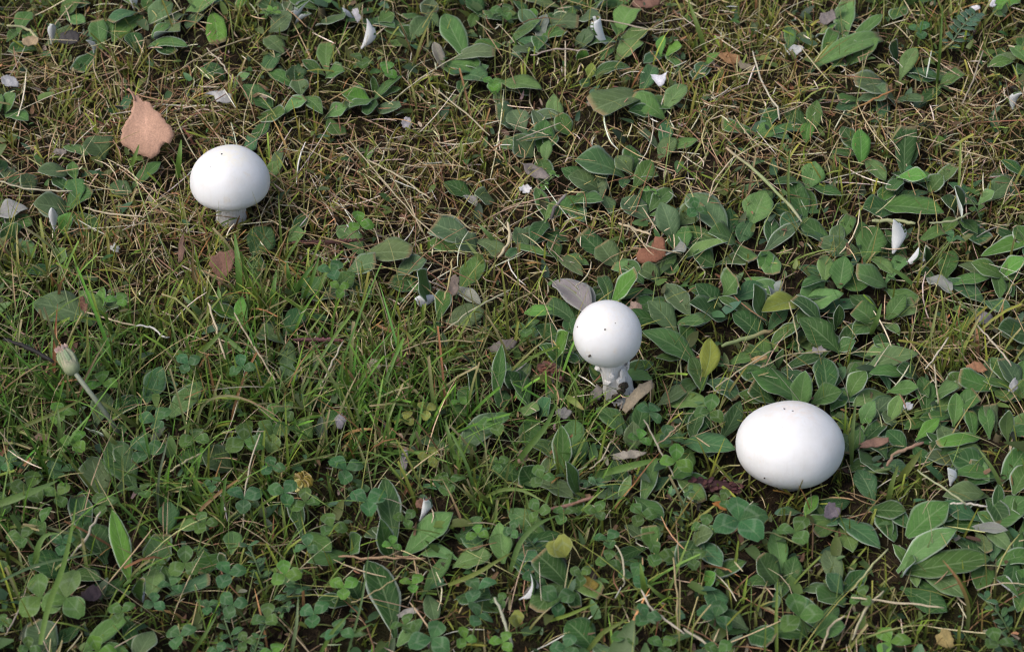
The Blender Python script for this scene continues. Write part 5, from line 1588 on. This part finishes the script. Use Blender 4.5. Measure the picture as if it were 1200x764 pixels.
def build_fine_grass():
    """thin fescue-like blades that arch over the leaves"""
    n = 21000
    x, y = scatter(n, 0.12, 0.66)
    px, py = px_of(x, y)
    l, d = lush(px, py), dryness(px, py)
    ok = rng.random(n) < (0.35 + 0.6 * l) * np.clip(1.2 - (py - 420) / 480, 0.45, 1.0)
    x, y, l, d = x[ok], y[ok], l[ok], d[ok]
    n = len(x)
    mixg = np.clip(l - 0.4 * d + rng.normal(0, .3, n), 0, 1)[:, None]
    c = np.array([0.105, 0.190, 0.040])[None] * mixg + np.array([0.22, 0.21, 0.06])[None] * (1 - mixg)
    dry = rng.random(n) < 0.16 + 0.18 * d
    c[dry] = np.array([0.42, 0.35, 0.21])
    c = jitter_col(c, n, .2, .08)
    ln = rng.gamma(5, 1, n) / 5 * (0.024 + 0.022 * l)
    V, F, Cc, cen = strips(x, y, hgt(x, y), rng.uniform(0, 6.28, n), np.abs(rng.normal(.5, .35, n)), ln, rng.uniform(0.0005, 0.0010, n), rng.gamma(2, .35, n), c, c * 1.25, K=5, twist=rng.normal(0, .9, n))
    bad = np.zeros(n, bool)
    for k in (0, 2, 4, 5):
        bad |= cap_block(cen[:, k, 0], cen[:, k, 1], cen[:, k, 2])
    keep = ~bad
    V = V.reshape(n, 18, 3)[keep].reshape(-1, 3)
    Cc = Cc.reshape(n, 18, 3)[keep].reshape(-1, 3)
    F = (np.arange(keep.sum())[:, None, None] * 18 + grid_faces(6, 3)[None]).reshape(-1, 4)
    stuff("fine_grass", V, F, Cc, M_GRASS, "hair-thin arching grass among the broad leaves", "grass")


build_fine_grass()


def build_straw():
    n = 40000
    x, y = scatter(n, 0.12, 0.66)
    px, py = px_of(x, y)
    d = dryness(px, py)
    cover = foot_cover(x, y, -0.001)
    ok = (rng.random(n) < 0.09 + 0.95 * d) & ~(cover & (rng.random(n) < 0.70))
    x, y, d = x[ok], y[ok], d[ok]
    n = len(x)
    ln = rng.gamma(1.7, 0.0125, n).clip(0.005, 0.085)
    z = hgt(x, y) + rng.gamma(2.0, 0.0042, n).clip(0.001, 0.024)
    pitch = rng.normal(0, 0.24, n)
    pal = np.array([[0.37, 0.285, 0.175], [0.47, 0.40, 0.28], [0.25, 0.165, 0.09], [0.17, 0.092, 0.05], [0.30, 0.26, 0.11], [0.55, 0.49, 0.40]])
    c = jitter_col(pal[rng.choice(6, n, p=[.23, .15, .23, .23, .10, .06])], n, .18, .06) * 1.35
    az = rng.uniform(0, 6.28, n)
    bad = cap_block(x, y, z + 0.004, 0.004)
    for s in (-.5, .5):
        bad |= cap_block(x + s * ln * np.cos(az), y + s * ln * np.sin(az), z + 0.01, 0.002)
    g = ~bad
    V, F, Cc = rods(x[g], y[g], z[g], az[g], pitch[g], ln[g], rng.uniform(0.0005, 0.0013, g.sum()), rng.normal(0, .10, g.sum()) * np.where(rng.random(g.sum()) < .12, 3.5, 1), c[g])
    stuff("straw", V, F, Cc, M_STRAW, "dry tan grass clippings strewn through the turf", "straw")
    print("straws", g.sum())


build_straw()


def build_litter():
    """crumbs of dead leaf, small seedling leaves"""
    n = 7000
    x, y = scatter(n, 0.12, 0.6)
    ok = ~cap_block(x, y, np.full_like(x, .02), 0.003)
    x, y = x[ok], y[ok]
    n = len(x)
    pal = np.array([[0.16, 0.095, 0.055], [0.09, 0.055, 0.035], [0.26, 0.21, 0.16], [0.24, 0.13, 0.06], [0.05, 0.04, 0.03]])
    c = jitter_col(pal[rng.choice(5, n, p=[.3, .3, .16, .09, .15])], n, .25, .08)
    ln = rng.gamma(2.2, 0.0020, n).clip(0.0015, 0.009)
    V, F, Cc, _ = strips(x, y, hgt(x, y) + rng.uniform(0.001, 0.010, n), rng.uniform(0, 6.28, n), rng.uniform(0.8, 1.7, n), ln, ln * rng.uniform(.15, .5, n), rng.normal(0, .8, n), c, c * 1.15, K=3, cut=rng.uniform(.1, .6, n), twist=rng.normal(0, .8, n))
    stuff("leaf_litter", V, F, Cc, M_DEAD, "brown crumbs of dead leaf on the soil", "litter")
    # ground cover: tiny leaves between the larger plants, larger weeds beyond the frame
    n = 15000
    x, y = scatter(n, 0.12, 0.55)
    px, py = px_of(x, y)
    inside = (px > -30) & (px < 1230) & (py > -40) & (py < 800)
    d = dryness(px, py)
    ok = ~cap_block(x, y, np.full_like(x, .02), 0.003) & (rng.random(n) < 0.85 - 0.6 * d) & ~(foot_cover(x, y) & (rng.random(n) < .6))
    x, y, inside = x[ok], y[ok], inside[ok]
    n = len(x)
    c = jitter_col(np.array([[0.062, 0.115, 0.036], [0.05, 0.10, 0.045], [0.09, 0.125, 0.03]])[rng.choice(3, n)], n, .28, .1)
    big = ~inside & (rng.random(n) < 0.30)
    ln = np.where(big, rng.uniform(0.02, 0.04, n), rng.gamma(3, 0.0024, n).clip(0.003, 0.014))
    lean = rng.uniform(0.7, 1.45, n)
    V, F, Cc, _ = strips(x, y, hgt(x, y) + rng.uniform(0.002, 0.012, n), rng.uniform(0, 6.28, n), lean, ln, ln * rng.uniform(.4, .62, n), rng.uniform(0, .6, n), c, c * 1.1, K=4, fold=.25, cut=np.full(n, .12), twist=rng.normal(0, .4, n))
    stuff("ground_cover", V, F, Cc, M_GRASS, "tiny green weed leaves filling gaps in the turf", "ground cover")


build_litter()
